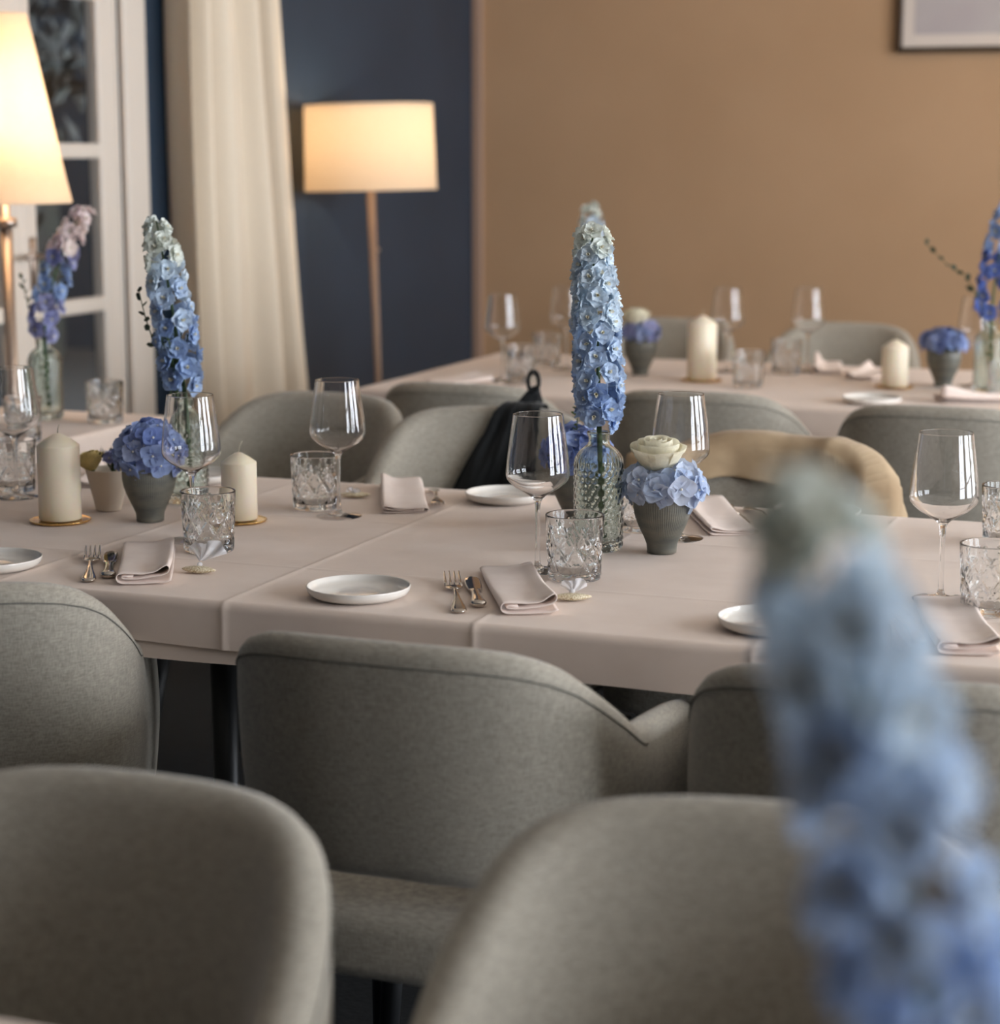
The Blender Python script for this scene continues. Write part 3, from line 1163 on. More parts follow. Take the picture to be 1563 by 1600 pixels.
def floret_mesh(name, pm, seed):
    """delphinium floret facing +z: two whorls of ruffled sepals and a pale eye"""
    mb = MB()
    rnd = random.Random(seed)
    for k in range(5):
        M = Matrix.Rotation(2 * pi * k / 5 + rnd.uniform(-.15, .15), 4, 'Z') @ Matrix.Rotation(-rnd.uniform(.0, .28), 4, 'Y')
        put(mb, sepal(.0200 * rnd.uniform(.92, 1.1), .0205, .10, .30, seed + k), M)
    for k in range(5):
        M = Matrix.Translation((0, 0, .002)) @ Matrix.Rotation(2 * pi * (k + .5) / 5 + rnd.uniform(-.2, .2), 4, 'Z') @ Matrix.Rotation(-rnd.uniform(.3, .6), 4, 'Y')
        put(mb, sepal(.0150 * rnd.uniform(.9, 1.1), .0150, .12, .36, seed + 20 + k), M)
    for k in range(5):
        M = Matrix.Translation((0, 0, .003)) @ Matrix.Rotation(2 * pi * k / 5 + rnd.uniform(-.3, .3), 4, 'Z') @ Matrix.Rotation(-rnd.uniform(.6, 1.1), 4, 'Y')
        put(mb, sepal(.0078, .0050, .25, .4, seed + 40 + k, 2, 2), M, 1)
    mb.lathe([(0, .002), (.0016, .003), (.0012, .006), (0, .0068)], 6, 2)
    # spur behind
    mb.tube([(0, 0, 0), (0, 0, -.006), (.001, 0, -.013)], [.0022, .0016, .0006], 5, 0)
    return mb.me(name, [pm, 'eye_white', 'eye_olive'])


def bud_mesh(name, pm):
    mb = MB()
    mb.lathe([(0, 0), (.0026, .0015), (.0036, .004), (.0028, .007), (0, .009)], 8)
    return mb.me(name, [pm])


def delphinium(loc, label, height, curve, palette, n, rmax, seed, z0=.185, stem_z=.02, top=.42, gap=0.0, fl=1.0, cat='flower', extra=None):
    """one spike standing in a vase: stem, florets one by one, small buds at the tip"""
    t = thing('delphinium', label, cat, loc, 0, 'delphinium spikes')
    rnd = random.Random(seed)

    def axis(h):
        k = max(0, h - z0) / max(.01, height)
        return Vector((curve[0] * k + curve[2] * k * k, curve[1] * k, h))
    hs = [stem_z, .06, .12, z0] + [z0 + height * k / 8 for k in range(1, 9)]
    obj('stem', MB().tube([axis(h) if h >= z0 else Vector((lerp(.006, 0, h / z0), .004 * (1 - h / z0), h)) for h in hs],
                          [.0042] * 4 + [lerp(.0038, .0012, k / 8) for k in range(1, 9)], 8).me('stem', 'stem_green'), t)
    ga = 2.399963
    for i in range(n):
        k = (i + .5) / n
        h = z0 + .004 + (height - .004) * k
        r = rmax * interp([(0, .72), (.06, .92), (.2, 1), (.6, .94), (.85, .74), (1, top)], k)
        a = i * ga + rnd.uniform(-.25, .25)
        tilt = R(rnd.uniform(-8, 22)) + R(40) * max(0, k - .8) / .2 - R(22) * max(0, .08 - k) / .08
        out = Vector((cos(a) * cos(tilt), sin(a) * cos(tilt), sin(tilt)))
        c = axis(h) + Vector((cos(a), sin(a), 0)) * (r - .006) + Vector((0, 0, rnd.uniform(-.004, .004)))
        if gap and rnd.random() < gap:
            continue
        # palette by height
        kk = k + rnd.uniform(-.06, .06)
        pm = palette[-1][1]
        for lim, nm in palette:
            if kk < lim:
                pm = nm
                break
        var = rnd.randrange(3)
        me = cached(('floret', pm, var), lambda: floret_mesh('floret', pm, 100 + var * 13))
        q = Vector((0, 0, 1)).rotation_difference(out) @ Euler((0, 0, rnd.uniform(0, 6))).to_quaternion()
        o = obj('floret', me, t, c)
        o.rotation_mode = 'QUATERNION'
        o.rotation_quaternion = q
        s = fl * rnd.uniform(.9, 1.12) * interp([(0, 1), (.8, 1), (1, .8)], k)
        o.scale = (s, s, s)
    for i in range(3):
        a = i * ga
        c = axis(z0 + height * (.975 + .010 * i)) + Vector((cos(a), sin(a), 0)) * .006 * (1 - i * .2)
        q = Vector((0, 0, 1)).rotation_difference(Vector((cos(a) * .5, sin(a) * .5, 1)).normalized())
        o = obj('bud', cached(('bud', palette[-1][1]), lambda: bud_mesh('bud', palette[-1][1])), t, c)
        o.rotation_mode = 'QUATERNION'
        o.rotation_quaternion = q
    return t


def hyd_floret(name, pm, seed):
    mb = MB()
    rnd = random.Random(seed)
    for k in range(4):
        M = Matrix.Rotation(pi / 2 * k + rnd.uniform(-.1, .1), 4, 'Z') @ Matrix.Rotation(-rnd.uniform(-.05, .22), 4, 'Y')
        put(mb, sepal(.0150 * rnd.uniform(.9, 1.12), .0172, .08, .10, seed + k, 4, 4, .72), M)
    mb.lathe([(0, .0008), (.0014, .0015), (.0010, .0030), (0, .0036)], 6, 1)
    mb.tube([(0, 0, 0), (0, 0, -.02)], .0007, 4, 2, False)
    return mb.me(name, [pm, 'eye_white', 'stem_green'])


def hydrangea(loc, label, rad, pms, n, seed, squash=.8, fl=1.0, low=-.35, rz=0):
    t = thing('hydrangea', label, 'flower', loc, rz, 'hydrangea heads in small pots')
    rnd = random.Random(seed)
    cz = .028
    obj('stem', MB().tube([(0, 0, -.055), (.002, 0, -.02), (0, 0, cz)], [.003, .003, .0025], 6).me('stem', 'stem_green'), t)
    i = 0
    for k in range(n):
        zz = lerp(low, 1, (k + .5) / n)
        a = k * 2.399963 + rnd.uniform(-.2, .2)
        rr = sqrt(max(0, 1 - zz * zz))
        d = Vector((rr * cos(a), rr * sin(a), zz))
        lay = rnd.uniform(.86, 1.06)
        c = Vector((d.x * rad * lay, d.y * rad * lay, cz + d.z * rad * squash * lay))
        pm = pms[0] if rnd.random() < .6 else pms[1 % len(pms)]
        var = rnd.randrange(3)
        o = obj('floret', cached(('hyd', pm, var), lambda: hyd_floret('floret', pm, 300 + 7 * var)), t, c)
        dn = (d + Vector((rnd.uniform(-.35, .35), rnd.uniform(-.35, .35), rnd.uniform(-.2, .3)))).normalized()
        o.rotation_mode = 'QUATERNION'
        o.rotation_quaternion = Vector((0, 0, 1)).rotation_difference(dn) @ Euler((0, 0, rnd.uniform(0, 6))).to_quaternion()
        s = fl * rnd.uniform(.85, 1.15)
        o.scale = (s, s, s)
    return t


def rose(loc, label, rad, pm, seed, tilt=(0, 0), grp='roses in the small arrangements', stem=.03):
    t = thing('rose', label, 'flower', loc, 0, grp)
    t.rotation_euler = (tilt[0], tilt[1], 0)
    rnd = random.Random(seed)

    def petal(ri, h, wid, open_, sd):
        def pt(u, v):
            a = (u - .5) * wid
            prof = sin(v * pi * .66)
            r = ri * (.30 + .70 * prof) + open_ * ri * max(0, v - .7) / .3
            zz = h * (v - .06 * (2 * u - 1) ** 2 * v) - open_ * h * .35 * max(0, v - .75) / .25
            r *= 1 + .06 * noise.noise(Vector((u * 2.5, v * 2, sd)))
            return (r * cos(a), r * sin(a), zz)
        return MB().grid(pt, 8, 7).me('petal', pm)
    for k, (cnt, ri, h, wid, op) in enumerate(((2, .18, .98, 4.2, 0), (3, .38, 1.0, 2.8, .02), (4, .60, 1.0, 2.3, .06), (5, .82, .95, 1.9, .16), (5, 1.0, .84, 1.75, .26))):
        for j in range(cnt):
            me = petal(rad * ri, rad * 1.5 * h, wid, op, seed + k * 7 + j)
            obj('petal', me, t, (0, 0, 0), (0, 0, 2 * pi * j / cnt + k * .7 + rnd.uniform(-.2, .2)))
    obj('stem', MB().tube([(0, 0, -stem), (0, 0, .004)], .0022, 6).lathe([(0, -.004), (rad * .3, .0), (rad * .42, rad * .22), (rad * .2, rad * .25)], 10).me('stem', 'stem_green'), t)
    return t


def leaf_mesh(name, L, W, m):
    return cached(('leafm', name, m), lambda: mesh('leaf', *sepal(L, W, .12, .05, 3, 2, 4, .88), m))


def twig(loc, label, pts, nl, L, W, m, seed, cat='greenery', both=True, rz=0, grp=None):
    """a thin stalk with single leaves set along it"""
    t = thing('leafy_twig', label, cat, loc, rz, grp or 'sprigs of greenery')
    P = [Vector(p) for p in pts]
    obj('stalk', MB().tube(P, [lerp(.0016, .0007, i / (len(P) - 1)) for i in range(len(P))], 6).me('stalk', 'stem_green'), t)
    rnd = random.Random(seed)
    for k in range(nl):
        s = .25 + .75 * (k + .5) / nl
        f = s * (len(P) - 1)
        i = min(int(f), len(P) - 2)
        c = P[i].lerp(P[i + 1], f - i)
        tg = (P[i + 1] - P[i]).normalized()
        sd = tg.cross(Vector((0, .3, 1))).normalized() * (1 if k % 2 else -1)
        d = (sd + tg * .5 + Vector((rnd.uniform(-.3, .3), rnd.uniform(-.5, .5), rnd.uniform(-.3, .3)))).normalized()
        o = obj('leaf', leaf_mesh(str(L), L, W, m), t, c)
        o.rotation_mode = 'QUATERNION'
        o.rotation_quaternion = Vector((1, 0, 0)).rotation_difference(d)
        q = rnd.uniform(.75, 1.2)
        o.scale = (q, q, q)
    return t


def fern_bunch(loc, label, n, h, spread, seed, m='leaf_green'):
    """feathery filler green: many needle leaves on a few stalks, needles joined as one part"""
    t = thing('feathery_greenery', label, 'greenery', loc, 0, 'feathery greenery')
    rnd = random.Random(seed)
    st, nd_ = MB(), MB()
    for k in range(n):
        a = rnd.uniform(0, 6.28)
        tip = Vector((cos(a) * spread * rnd.uniform(.2, 1), sin(a) * spread * rnd.uniform(.2, 1), h * rnd.uniform(.6, 1)))
        pts = [Vector((0, 0, -.10)), Vector((0, 0, 0))] + [tip * s + Vector((0, 0, .1 * h * sin(pi * s))) for s in (.33, .66, 1)]
        st.tube(pts, [.0012, .0012, .001, .0008, .0005], 5)
        for j in range(46):
            s = rnd.uniform(.12, 1)
            c = tip * s + Vector((0, 0, .1 * h * sin(pi * s)))
            d = Vector((rnd.uniform(-1, 1), rnd.uniform(-1, 1), rnd.uniform(-.2, 1))).normalized()
            e = d.cross(Vector((0, 0, 1))).normalized() * .0009
            L = rnd.uniform(.010, .018)
            nd_.add([c - e, c + e, c + d * L], [(0, 1, 2)])
    obj('stalk', st.me('stalk', 'stem_green'), t)
    o = obj('needles', nd_.me('needles', m, False), t)
    o['kind'] = 'stuff'
    return t


# ------------------------------------------------------------------ pots, candles, plates, cutlery, napkins, favours
def ribbed_pot_mesh():
    out = [(0, .0003), (.0205, .0003), (.0222, .0012), (.0224, .006), (.0232, .014), (.0262, .023), (.0315, .034), (.0370, .046), (.0408, .058), (.0430, .070),
           (.0433, .080), (.0424, .089), (.0412, .0935)]
    inn = [(.0395, .0945), (.0385, .0935), (.0398, .086), (.0402, .075), (.038, .058), (.030, .038), (.020, .024), (0, .022)]

    def fn(r, z, w):
        return r + (.0007 * abs(sin(w * 38)) if .02 < z < .0925 and r > .0243 else 0) + .0002 * sin(3 * w)
    return MB().lathe(out + inn, 228, 0, fn).me('ribbed_pot', 'grey_ceramic')


def ribbed_pot(x, y, label, rz=0, z=TT):
    o = obj('ribbed_pot', cached('rpot', ribbed_pot_mesh), None, (x, y, z), (0, 0, rz))
    return tag(o, label, 'pot', 'small grey ribbed pots')


def candle(x, y, r, h, label, dlabel, wick=.014, bend=.004):
    t = thing('pillar_candle', label, 'candle', (x, y, TT + .0042), 0, 'pillar candles')
    obj('wax_body', MB().lathe([(0, .0), (r * .95, .0), (r, .002), (r, h * .5), (r, h - .002), (r * .985, h), (r * .6, h + r * .28), (r * .2, h + r * .52), (0, h + r * .56)], 48).me('wax_body', 'wax'), t)
    obj('wick', MB().tube([(0, 0, h + r * .5), (bend * .3, 0, h + r * .56 + wick * .5), (bend, 0, h + r * .56 + wick)], .0009, 6).me('wick', 'wick'), t)
    d = obj('candle_dish', MB().lathe([(0, 0), (r + .010, 0), (r + .0135, .001), (r + .0155, .0035), (r + .0150, .0042), (r + .0128, .0034), (r + .010, .003), (0, .0032)], 56).me('candle_dish', 'gold'), None, (x, y, TT))
    tag(d, dlabel, 'dish', 'gold candle dishes')
    return t


def plate_mesh():
    out = [(0, .0010), (.050, .0010), (.0515, .0002), (.0545, .0002), (.0560, .0014), (.0630, .0032), (.0682, .0068), (.0703, .0112), (.0709, .0148), (.0709, .0158)]
    inn = [(.0705, .0164), (.0699, .0166), (.0692, .0163), (.0686, .0152), (.0678, .0118), (.0655, .0082), (.0600, .0062), (.048, .0056), (.030, .0052), (.0285, .0057), (.0255, .0052), (.012, .0050), (0, .0050)]
    return MB().lathe(out + inn, 72).me('plate', 'porcelain')


def plate(x, y, label, z=TT):
    o = obj('side_plate', cached('plate', plate_mesh), None, (x, y, z))
    return tag(o, label, 'plate', 'white side plates')


def strap(mb, st, m=0, n=10):
    """solid bar along y: stations (y, half width, z centre, half thickness)"""
    v, f = [], []
    for y, hw, zc, ht in st:
        for k in range(n):
            w = 2 * pi * k / n
            v.append((hw * cos(w), y, zc + ht * (1 if sin(w) >= 0 else -1) * abs(sin(w)) ** .7))
    for i in range(len(st) - 1):
        for k in range(n):
            f.append((i * n + k, (i + 1) * n + k, (i + 1) * n + (k + 1) % n, i * n + (k + 1) % n))
    f.append(tuple(range(n)))
    f.append(tuple(range(len(st) * n - 1, (len(st) - 1) * n - 1, -1)))
    mb.add(v, f, m)
    return mb


def fork_handle():
    return strap(MB(), [(0, .004, .0026, .0015), (.002, .0085, .0028, .0020), (.010, .0108, .0032, .0022), (.020, .0104, .0040, .0021), (.034, .0082, .0058, .0019), (.052, .0056, .0082, .0018),
                        (.075, .0036, .0105, .0018), (.095, .0030, .0112, .0018), (.113, .0030, .0098, .0017), (.124, .0034, .0080, .0016)]).me('handle', 'steel')


def fork_head():
    mb = strap(MB(), [(.122, .0034, .0082, .0015), (.130, .0075, .0066, .0013), (.138, .0112, .0054, .0012), (.148, .0124, .0048, .0011), (.156, .0124, .0050, .0011), (.158, .0122, .0051, .0010)])
    for k in range(4):
        x = (k - 1.5) * .0068
        v, f = [], []
        st = [(.155, .0019, .0049), (.175, .0017, .0058), (.195, .0014, .0088), (.210, .0009, .0128), (.2135, .0003, .0138)]
        for y, hw, z in st:
            v += [(x - hw, y, z - .0008), (x + hw, y, z - .0008), (x + hw, y, z + .0008), (x - hw, y, z + .0008)]
        for i in range(len(st) - 1):
            for q in range(4):
                f.append((i * 4 + q, i * 4 + (q + 1) % 4, i * 4 + 4 + (q + 1) % 4, i * 4 + 4 + q))
        f.append((3, 2, 1, 0))
        e = len(v) - 4
        f.append((e, e + 1, e + 2, e + 3))
        mb.add(v, f)
    return mb.me('fork_head', 'steel')


def fork(x, y, rz, label, group, z=TT):
    t = thing('fork', label, 'fork', (x, y, z), R(rz), group)
    obj('handle', cached('fh', fork_handle), t)
    obj('tines', cached('ft', fork_head), t)
    return t


def knife(x, y, rz, label, group, z=TT):
    t = thing('butter_knife', label, 'knife', (x, y, z), R(rz), group)
    obj('handle', cached('kh', lambda: strap(MB(), [(0, .004, .0045, .003), (.002, .0092, .0048, .0042), (.010, .0112, .0050, .0046), (.022, .0102, .0050, .0042), (.045, .0076, .0050, .0036),
                                                    (.075, .0062, .0050, .0033), (.088, .0080, .0050, .0036), (.092, .0072, .0050, .0030)]).me('handle', 'steel')), t)
    obj('blade', cached('kb', lambda: strap(MB(), [(.091, .0070, .0050, .0012), (.098, .0098, .0050, .0011), (.120, .0112, .0050, .0010), (.150, .0118, .0050, .0009), (.168, .0112, .0050, .0008),
                                                   (.178, .0088, .0050, .0007), (.184, .0045, .0050, .0006)]).me('blade', 'steel_mirror')), t)
    return t


def napkin_mesh(curl=1.0, L=.285, key=0):
    path = [(.0375, .0042), (.030, .0022), (0, .0014), (-.030, .0018), (-.0365, .0035), (-.0385, .0075), (-.0355, .0112), (-.026, .0118), (0, .0105), (.016, .0122), (.026, .0172 * curl),
            (.0325, .0192 * curl), (.0360, .0165 * curl), (.0340, .0118), (.026, .0092), (.008, .0072), (-.012, .0058), (-.027, .0062), (-.0315, .0074), (-.0285, .0088), (-.015, .0082)]
    path = fillet(path, .006, 3)
    nl = 14

    def pt(u, v):
        i = u * (len(path) - 1)
        k = min(int(i), len(path) - 2)
        p = Vector(path[k]).lerp(Vector(path[k + 1]), i - k)
        fl = lerp(1, .62, smoothstep(.0, .55, v))
        sway = .002 * sin(v * 3 + key)
        zz = p[1] * fl * (1.45 - .25 * v)
        zz += .0009 * noise.noise(Vector((p[0] * 40, v * 5, key + 2)))
        return (p[0] * (1 + .03 * v) + sway, v * L, max(.0012, zz))
    mb = MB().grid(pt, len(path) - 1, nl)
    return mb.me('napkin', 'napkin')


def napkin(x, y, rz, label, group, curl=1.0, L=.285, key=0, z=TT):
    o = obj('napkin', cached(('nap', curl, L, key), lambda: napkin_mesh(curl, L, key)), None, (x, y, z), (0, 0, R(rz)))
    s = o.modifiers.new('solid', 'SOLIDIFY')
    s.thickness = .0013
    s.offset = 0
    return tag(o, label, 'napkin', group)


def favour(x, y, rz, label, group, rib=1.0, lie=0):
    """sugared leaf-shaped favour with a knotted tulle ribbon"""
    t = thing('table_favour', label, 'table favour', (x, y, TT), R(rz), group)

    def body():
        v, f = [], []
        n, m_ = 20, 12
        for i in range(n + 1):
            tt = i / n
            w = .0118 * (sin(pi * min(1, max(0, tt * .97 + .015))) ** .75)
            for k in range(m_):
                a = 2 * pi * k / m_
                bump = .0007 * noise.noise(Vector((tt * 30, a * 3, 1)))
                v.append(((tt - .5) * .052, (w + bump) * cos(a), .0052 + (.0050 * (sin(pi * tt * .97 + .04) ** .6)) * sin(a) + (bump if sin(a) > 0 else 0)))
        for i in range(n):
            for k in range(m_):
                f.append((i * m_ + k, i * m_ + (k + 1) % m_, (i + 1) * m_ + (k + 1) % m_, (i + 1) * m_ + k))
        f.append(tuple(range(m_ - 1, -1, -1)))
        f.append(tuple(range(n * m_, (n + 1) * m_)))
        v = [(a, b, max(c, .0003)) for a, b, c in v]
        return MB().add(v, f).me('sugared_leaf', 'pearl_sugar')
    obj('sugared_leaf', cached('sleaf', body), t)

    def ribbon():
        mb = MB()
        for an, ln, wd in ((.75, .030, .026), (-.55, .024, .020), (.15, .020, .018)):
            def pt(u, v):
                k = v
                w_ = lerp(.003, wd, k ** .9) * (u - .5)
                r = ln * k * (1 - .25 * (2 * u - 1) ** 2 * k)
                return (r * sin(an) + w_ * cos(an), .006 + .010 * k + .003 * sin(9 * u + 4 * k + an), .0125 + r * cos(an) * .8 - w_ * sin(an) * .8)
            mb.grid(pt, 10, 8)
        return mb.me('ribbon', 'tulle')
    obj('ribbon', cached('ribbon', ribbon), t, scale=(rib, rib, rib))
    obj('knot', cached('knot', lambda: MB().lathe([(0, .008), (.003, .009), (.0042, .0115), (.003, .0145), (0, .0155)], 10).me('knot', 'tulle')), t, (0, .004, 0))
    return t


# ------------------------------------------------------------------ middle table, near row
GW = 'wine glasses'
GT = 'cut-glass tumblers'
GF = 'forks laid at the place settings'
GK = 'butter knives laid at the place settings'
GN = 'folded napkins'
GV = 'sugared favours with tulle ribbons'
plate(-1.750, 2.505, 'white side plate cut off by the left picture edge')
plate(-1.171, 2.515, 'white side plate in front of the centre, left of fork')
plate(-.600, 2.530, 'white side plate right of the napkin, half behind blurred delphinium')
fork(-1.563, 2.462, 30, 'fork left of the leftmost near knife and napkin', GF)
knife(-1.551, 2.495, 30, 'butter knife beside the leftmost near napkin', GK)
napkin(-1.484, 2.476, 28, 'folded napkin left of the table favour, leftmost of the near row', GN, 1.0, .285, 1)
favour(-1.452, 2.578, 5, 'sugared favour with tulle ribbon in front of the left tumbler', GV, 1.35)
tumbler(-1.520, 2.732, 'cut-glass tumbler in front of the short candle', GT, .3)
wine_glass(-1.585, 2.800, 'wine glass in front of the left delphinium and blue hydrangea', GW)
fork(-1.003, 2.464, 25, 'fork right of the central plate', GF)
knife(-.992, 2.506, 25, 'butter knife between central fork and napkin', GK)
napkin(-.916, 2.490, 26, 'folded napkin in front of the central wine glass', GN, 1.0, .285, 2)
favour(-.892, 2.595, 24, 'sugared favour with ribbon in front of the central tumbler', GV, .85)
wine_glass(-1.006, 2.772, 'sharp wine glass left of the tall blue delphinium, before black jacket', GW)
tumbler(-.937, 2.735, 'cut-glass tumbler in front of the hobnail vase', GT, .9)
wine_glass(-.431, 2.782, 'wine glass at the right, before the wide grey chair back', GW)
tumbler(-.357, 2.722, 'cut-glass tumbler at the right picture edge, near row', GT, 1.7)
napkin(-.345, 2.470, 15, 'folded napkin at the right picture edge', GN, .9, .30, 3)
favour(-.285, 2.640, 20, 'sugared favour at the right edge beside the tumbler', GV, 1.0)
fork(-.425, 2.462, 18, 'fork behind the blurred delphinium, left of right-hand napkin', GF)
knife(-.410, 2.500, 18, 'butter knife behind the blurred delphinium', GK)

# middle of the table
ribbed_pot(-1.735, 2.925, 'grey ribbed pot between tall candle and left wine glass', .4)
hydrangea((-1.735, 2.925, TT + .085), 'blue hydrangea in the pot beside the tall candle', .054, ['hyd_blue', 'hyd_deep'], 52, 5, .82, 1.35, -.5)
candle(-1.869, 2.868, .0345, .122, 'tall cream pillar candle left of the blue hydrangea', 'gold dish under the tall candle')
candle(-1.596, 2.973, .0290, .094, 'short cream pillar candle with bent wick behind the left tumbler', 'gold dish under the short candle', .018, .007)
o = obj('planter', MB().lathe([(0, .0003), (.0195, .0003), (.021, .002), (.0365, .068), (.0375, .070), (.0365, .071), (.0350, .069), (.031, .052), (0, .052)], 48).me('planter', 'cream_ceramic'), None, (-1.853, 2.990, TT))
tag(o, 'cream tapered planter behind the grey ribbed pot', 'pot')
rose((-1.872, 2.975, TT + .070), 'pale yellow rose beside the tall candle in the cream planter', .021, 'petal_yellow', 31, (.2, -.2))
fern_bunch((-1.845, 2.995, TT + .062), 'feathery greenery in the cream planter', 9, .045, .035, 3, 'leaf_dark')
t = thing('lavender_blossom', 'violet blossom beside the yellow rose in the cream planter', 'flower', (-1.835, 2.985, TT + .06))
obj('stem', MB().tube([(0, 0, -.008), (0, 0, .03)], .0012, 6).me('stem', 'stem_green'), t)
for k in range(6):
    a = k * 1.05
    o = obj('floret', cached(('floret', 'petal_violet', k % 3), lambda: floret_mesh('floret', 'petal_violet', 100 + (k % 3) * 13)), t, (.011 * cos(a), .011 * sin(a), .028 + .006 * (k % 2)), (.7 * sin(a), -.7 * cos(a), a), .62)
twig((-1.800, 3.00, TT + .062), 'upright green sprig above the left hydrangea', [(0, 0, -.01), (.012, 0, .02), (.02, 0, .05), (.028, 0, .085)], 16, .011, .005, 'leaf_green', 8)
vase(-1.770, 3.109, 'hobnail bottle vase holding the left delphinium', .5)
PAL = [(.18, 'petal_deep'), (.60, 'petal_mid'), (.84, 'petal_pale'), (2, 'petal_white')]
PALC = [(.22, 'petal_deep'), (.50, 'petal_mid'), (.88, 'petal_pale'), (2, 'petal_white')]
PALL = [(.40, 'petal_deep'), (.58, 'petal_mid'), (.80, 'petal_pale'), (2, 'petal_white')]
delphinium((-1.770, 3.109, TT), 'blue and white delphinium at the left, before the curtain', .285, (-.030, -.01, -.01), PALL, 44, .034, 21, .195, top=.5)
fern_bunch((-1.780, 3.098, TT + .175), 'feathery greenery tucked into the left delphinium vase', 16, .125, .036, 9)
twig((-1.786, 3.108, TT + .17), 'thin eucalyptus twig left of the left delphinium', [(0, 0, -.1), (-.012, 0, .04), (-.036, -.006, .10), (-.052, -.008, .15), (-.062, -.01, .195)], 11, .016, .010, 'leaf_dark', 4)
vase(-.974, 2.953, 'hobnail bottle vase holding the central delphinium', 0)
delphinium((-.974, 2.953, TT), 'tall pale blue delphinium in the centre of the picture', .290, (-.006, 0, -.008), PALC, 66, .034, 12, .190, top=.74)
ribbed_pot(-.877, 2.965, 'grey ribbed pot holding the white rose, right of hobnail vase', 1.1)
hydrangea((-.877, 2.965, TT + .073), 'pale blue hydrangea under the white rose', .057, ['hyd_pale', 'hyd_pale'], 44, 17, .55, 1.5, -.50)
rose((-.884, 2.960, TT + .122), 'white rose on the pale blue hydrangea', .036, 'petal_cream', 40, (.12, .05))
ribbed_pot(-1.082, 3.170, 'grey ribbed pot half hidden behind the hobnail vase', .2)
hydrangea((-1.082, 3.170, TT + .083), 'deep blue hydrangea seen through the hobnail vase', .054, ['hyd_deep', 'hyd_blue'], 46, 23, .75, 1.3, -.40)
twig((-1.087, 3.18, TT + .10), 'upright green sprig between wine glass and hobnail vase', [(0, 0, -.02), (-.006, 0, .02), (.0, 0, .05), (.003, 0, .085)], 18, .011, .006, 'leaf_green', 18)

# middle table, far row
wine_glass(-2.074, 3.048, 'wine glass at the left picture edge', GW)
tumbler(-2.118, 3.105, 'cut-glass tumbler at the left picture edge', GT, .2)
napkin(-2.055, 3.34, 200, 'folded napkin behind the tall candle', GN, 1.0, .17, 4)
knife(-1.965, 3.345, 200, 'butter knife just right of the tall candle, far side', GK)
plate(-1.865, 3.318, 'white side plate behind the short candle')
tumbler(-1.535, 3.129, 'cut-glass tumbler left of the wine glass before the beige chair', GT, .6)
wine_glass(-1.466, 3.075, 'wine glass before the lamp-lit beige chair', GW)
napkin(-1.497, 3.395, 206, 'folded napkin right of the wine glass before the beige chair', GN, .9, .285, 5)
knife(-1.455, 3.360, 205, 'butter knife left of the black jacket, far side', GK)
fork(-1.420, 3.370, 205, 'fork left of the black jacket, far side', GF)
favour(-1.520, 3.255, 200, 'sugared favour between wine glass and far napkin', GV, .6)
plate(-1.262, 3.318, 'white side plate in front of the black jacket')
wine_glass(-.885, 3.085, 'wine glass rising behind the white rose', GW)
tumbler(-.968, 3.130, 'cut-glass tumbler between hobnail vase and pale hydrangea', GT, 1.2)
napkin(-.935, 3.395, 206, 'folded napkin right of the pale hydrangea', GN, .9, .285, 6)
knife(-.890, 3.385, 205, 'butter knife in front of the tan coat', GK)
fork(-.850, 3.378, 210, 'fork in front of the tan coat', GF)
plate(-.722, 3.335, 'white side plate in front of the tan coat')
tumbler(-.400, 3.220, 'far cut-glass tumbler at the right picture edge', GT, .4)
wine_glass(-.335, 3.065, 'wine glass at the right edge behind the near tumbler', GW)

# ------------------------------------------------------------------ rear table
wine_glass(-1.941, 5.075, 'blurred wine glass beside the navy wall corner', GW)
tumbler(-1.905, 5.115, 'blurred tumbler below the navy wall corner', GT, .1)
napkin(-1.985, 5.06, 150, 'folded napkin at the left end of the rear table', GN, .8, .17, 7)
fork(-2.005, 4.905, -60, 'fork at the left end of the rear table', GF)
knife(-1.895, 4.890, 60, 'butter knife at the left end of the rear table', GK)
wine_glass(-1.885, 5.420, 'blurred wine glass touching the delphinium on its left', GW)
tumbler(-1.962, 5.480, 'blurred tumbler behind the one below the wall corner', GT, .7)
vase(-1.746, 5.256, 'vase on the rear table hidden behind the tall delphinium', .9)
delphinium((-1.746, 5.256, TT), 'blurred delphinium hidden behind the tall central one', .262, (.0, 0, -.02), PAL, 38, .034, 33, .19, top=.6)
ribbed_pot(-1.650, 5.350, 'blurred grey pot right of the tall delphinium', .3)
hydrangea((-1.650, 5.350, TT + .083), 'blurred blue hydrangea right of the tall delphinium', .050, ['hyd_blue', 'petal_violet'], 46, 37, .75, 1.0, -.3)
rose((-1.660, 5.345, TT + .128), 'blurred cream rose on the rear hydrangea', .034, 'petal_cream', 44, (.1, 0))
candle(-1.457, 5.270, .0385, .146, 'blurred cream pillar candle on the rear table', 'gold dish under the rear pillar candle')
wine_glass(-1.455, 5.520, 'blurred wine glass right of the rear pillar candle', GW)
tumbler(-1.308, 5.175, 'blurred tumbler right of the rear pillar candle', GT, .3)
wine_glass(-1.250, 5.600, 'blurred wine glass in front of the far beige chair', GW)
tumbler(-1.290, 5.520, 'blurred tumbler left of the far beige chair', GT, .9)
napkin(-1.22, 5.735, 190, 'crumpled napkin in front of the far beige chair', GN, 1.6, .2, 8)
napkin(-1.05, 5.60, 170, 'second napkin in front of the far beige chair', GN, 1.3, .17, 8)
candle(-.955, 5.290, .0335, .100, 'low pale candle before the right side of far beige chair', 'gold dish under the low pale candle')
ribbed_pot(-.845, 5.370, 'blurred grey pot at the right of the rear table', .8)
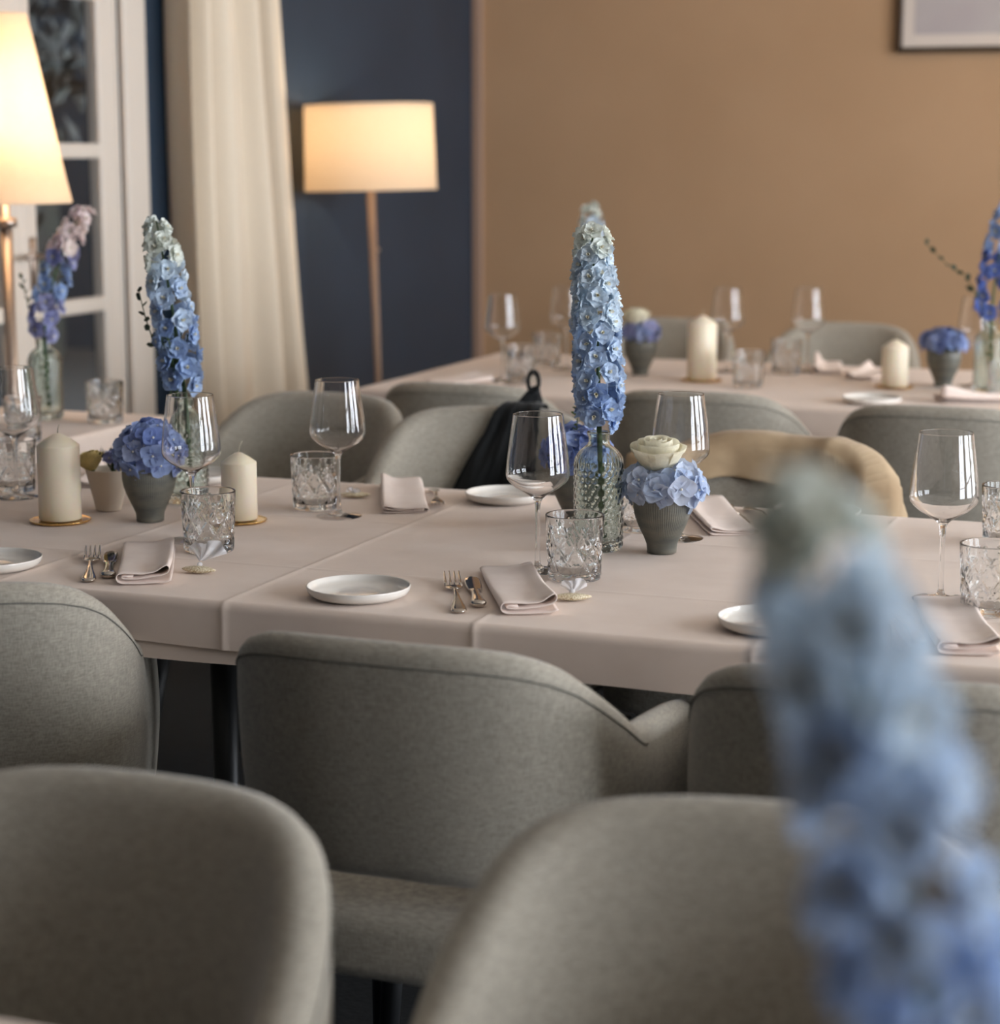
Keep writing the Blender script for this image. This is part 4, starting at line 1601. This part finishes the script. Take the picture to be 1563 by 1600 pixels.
hydrangea((-.845, 5.370, TT + .083), 'deep blue hydrangea at the right of the rear table', .056, ['hyd_deep', 'hyd_blue'], 54, 51, .62, 1.1, -.3)
vase(-.712, 5.230, 'vase at the right picture edge on the rear table', .2)
PALN = [(.55, 'petal_navy'), (.85, 'petal_deep'), (2, 'petal_violet')]
delphinium((-.712, 5.230, TT), 'dark blue delphinium at the right picture edge', .30, (.012, 0, .03), PALN, 40, .040, 61, .185, fl=1.05, gap=.08)
twig((-.716, 5.226, TT + .17), 'eucalyptus twig reaching left from the dark blue delphinium', [(0, 0, -.1), (-.02, 0, .05), (-.06, 0, .12), (-.11, 0, .15), (-.165, -.01, .205)], 9, .024, .015, 'leaf_dark', 14)
wine_glass(-.772, 5.400, 'blurred wine glass left of the right-edge vase', GW)
tumbler(-.660, 5.120, 'blurred tumbler at the right edge of the rear table', GT, .5)
plate(-.945, 4.945, 'blurred white plate behind the wide grey chair back')
napkin(-.80, 5.02, -64, 'crumpled napkin behind the wide grey chair back', GN, 1.6, .17, 9)

# ------------------------------------------------------------------ small table below the window
vase(-2.623, 3.985, 'hobnail vase below the window', .3)
PALB = [(.30, 'petal_violet'), (.55, 'petal_deep'), (.70, 'petal_violet'), (2, 'petal_blush')]
delphinium((-2.623, 3.985, TT), 'pink and violet delphinium leaning right before the window', .285, (.03, 0, .085), PALB, 38, .034, 71, .185, gap=.06, top=.6, fl=1.05)
twig((-2.630, 3.985, TT + .17), 'green sprig left of the delphinium below the window', [(0, 0, -.1), (-.02, 0, .05), (-.035, 0, .10), (-.045, 0, .15)], 10, .018, .009, 'leaf_green', 24)
tumbler(-2.470, 3.66, 'tumbler on the small table, left of the tall candle', GT, .9)
tumbler(-2.465, 3.975, 'tumbler on the small table, below the window frame', GT, .3)

# ------------------------------------------------------------------ near table: the blurred delphinium
vase(-.099, .762, 'vase of the blurred delphinium at the lower right', .1)
PALF = [(.40, 'petal_deep'), (.70, 'petal_mid'), (.90, 'petal_pale'), (2, 'petal_white')]
delphinium((-.099, .762, TT), 'large blurred delphinium at the lower right', .300, (-.042, 0, -.032), PALF, 54, .034, 83, .175, gap=.10, top=.5)
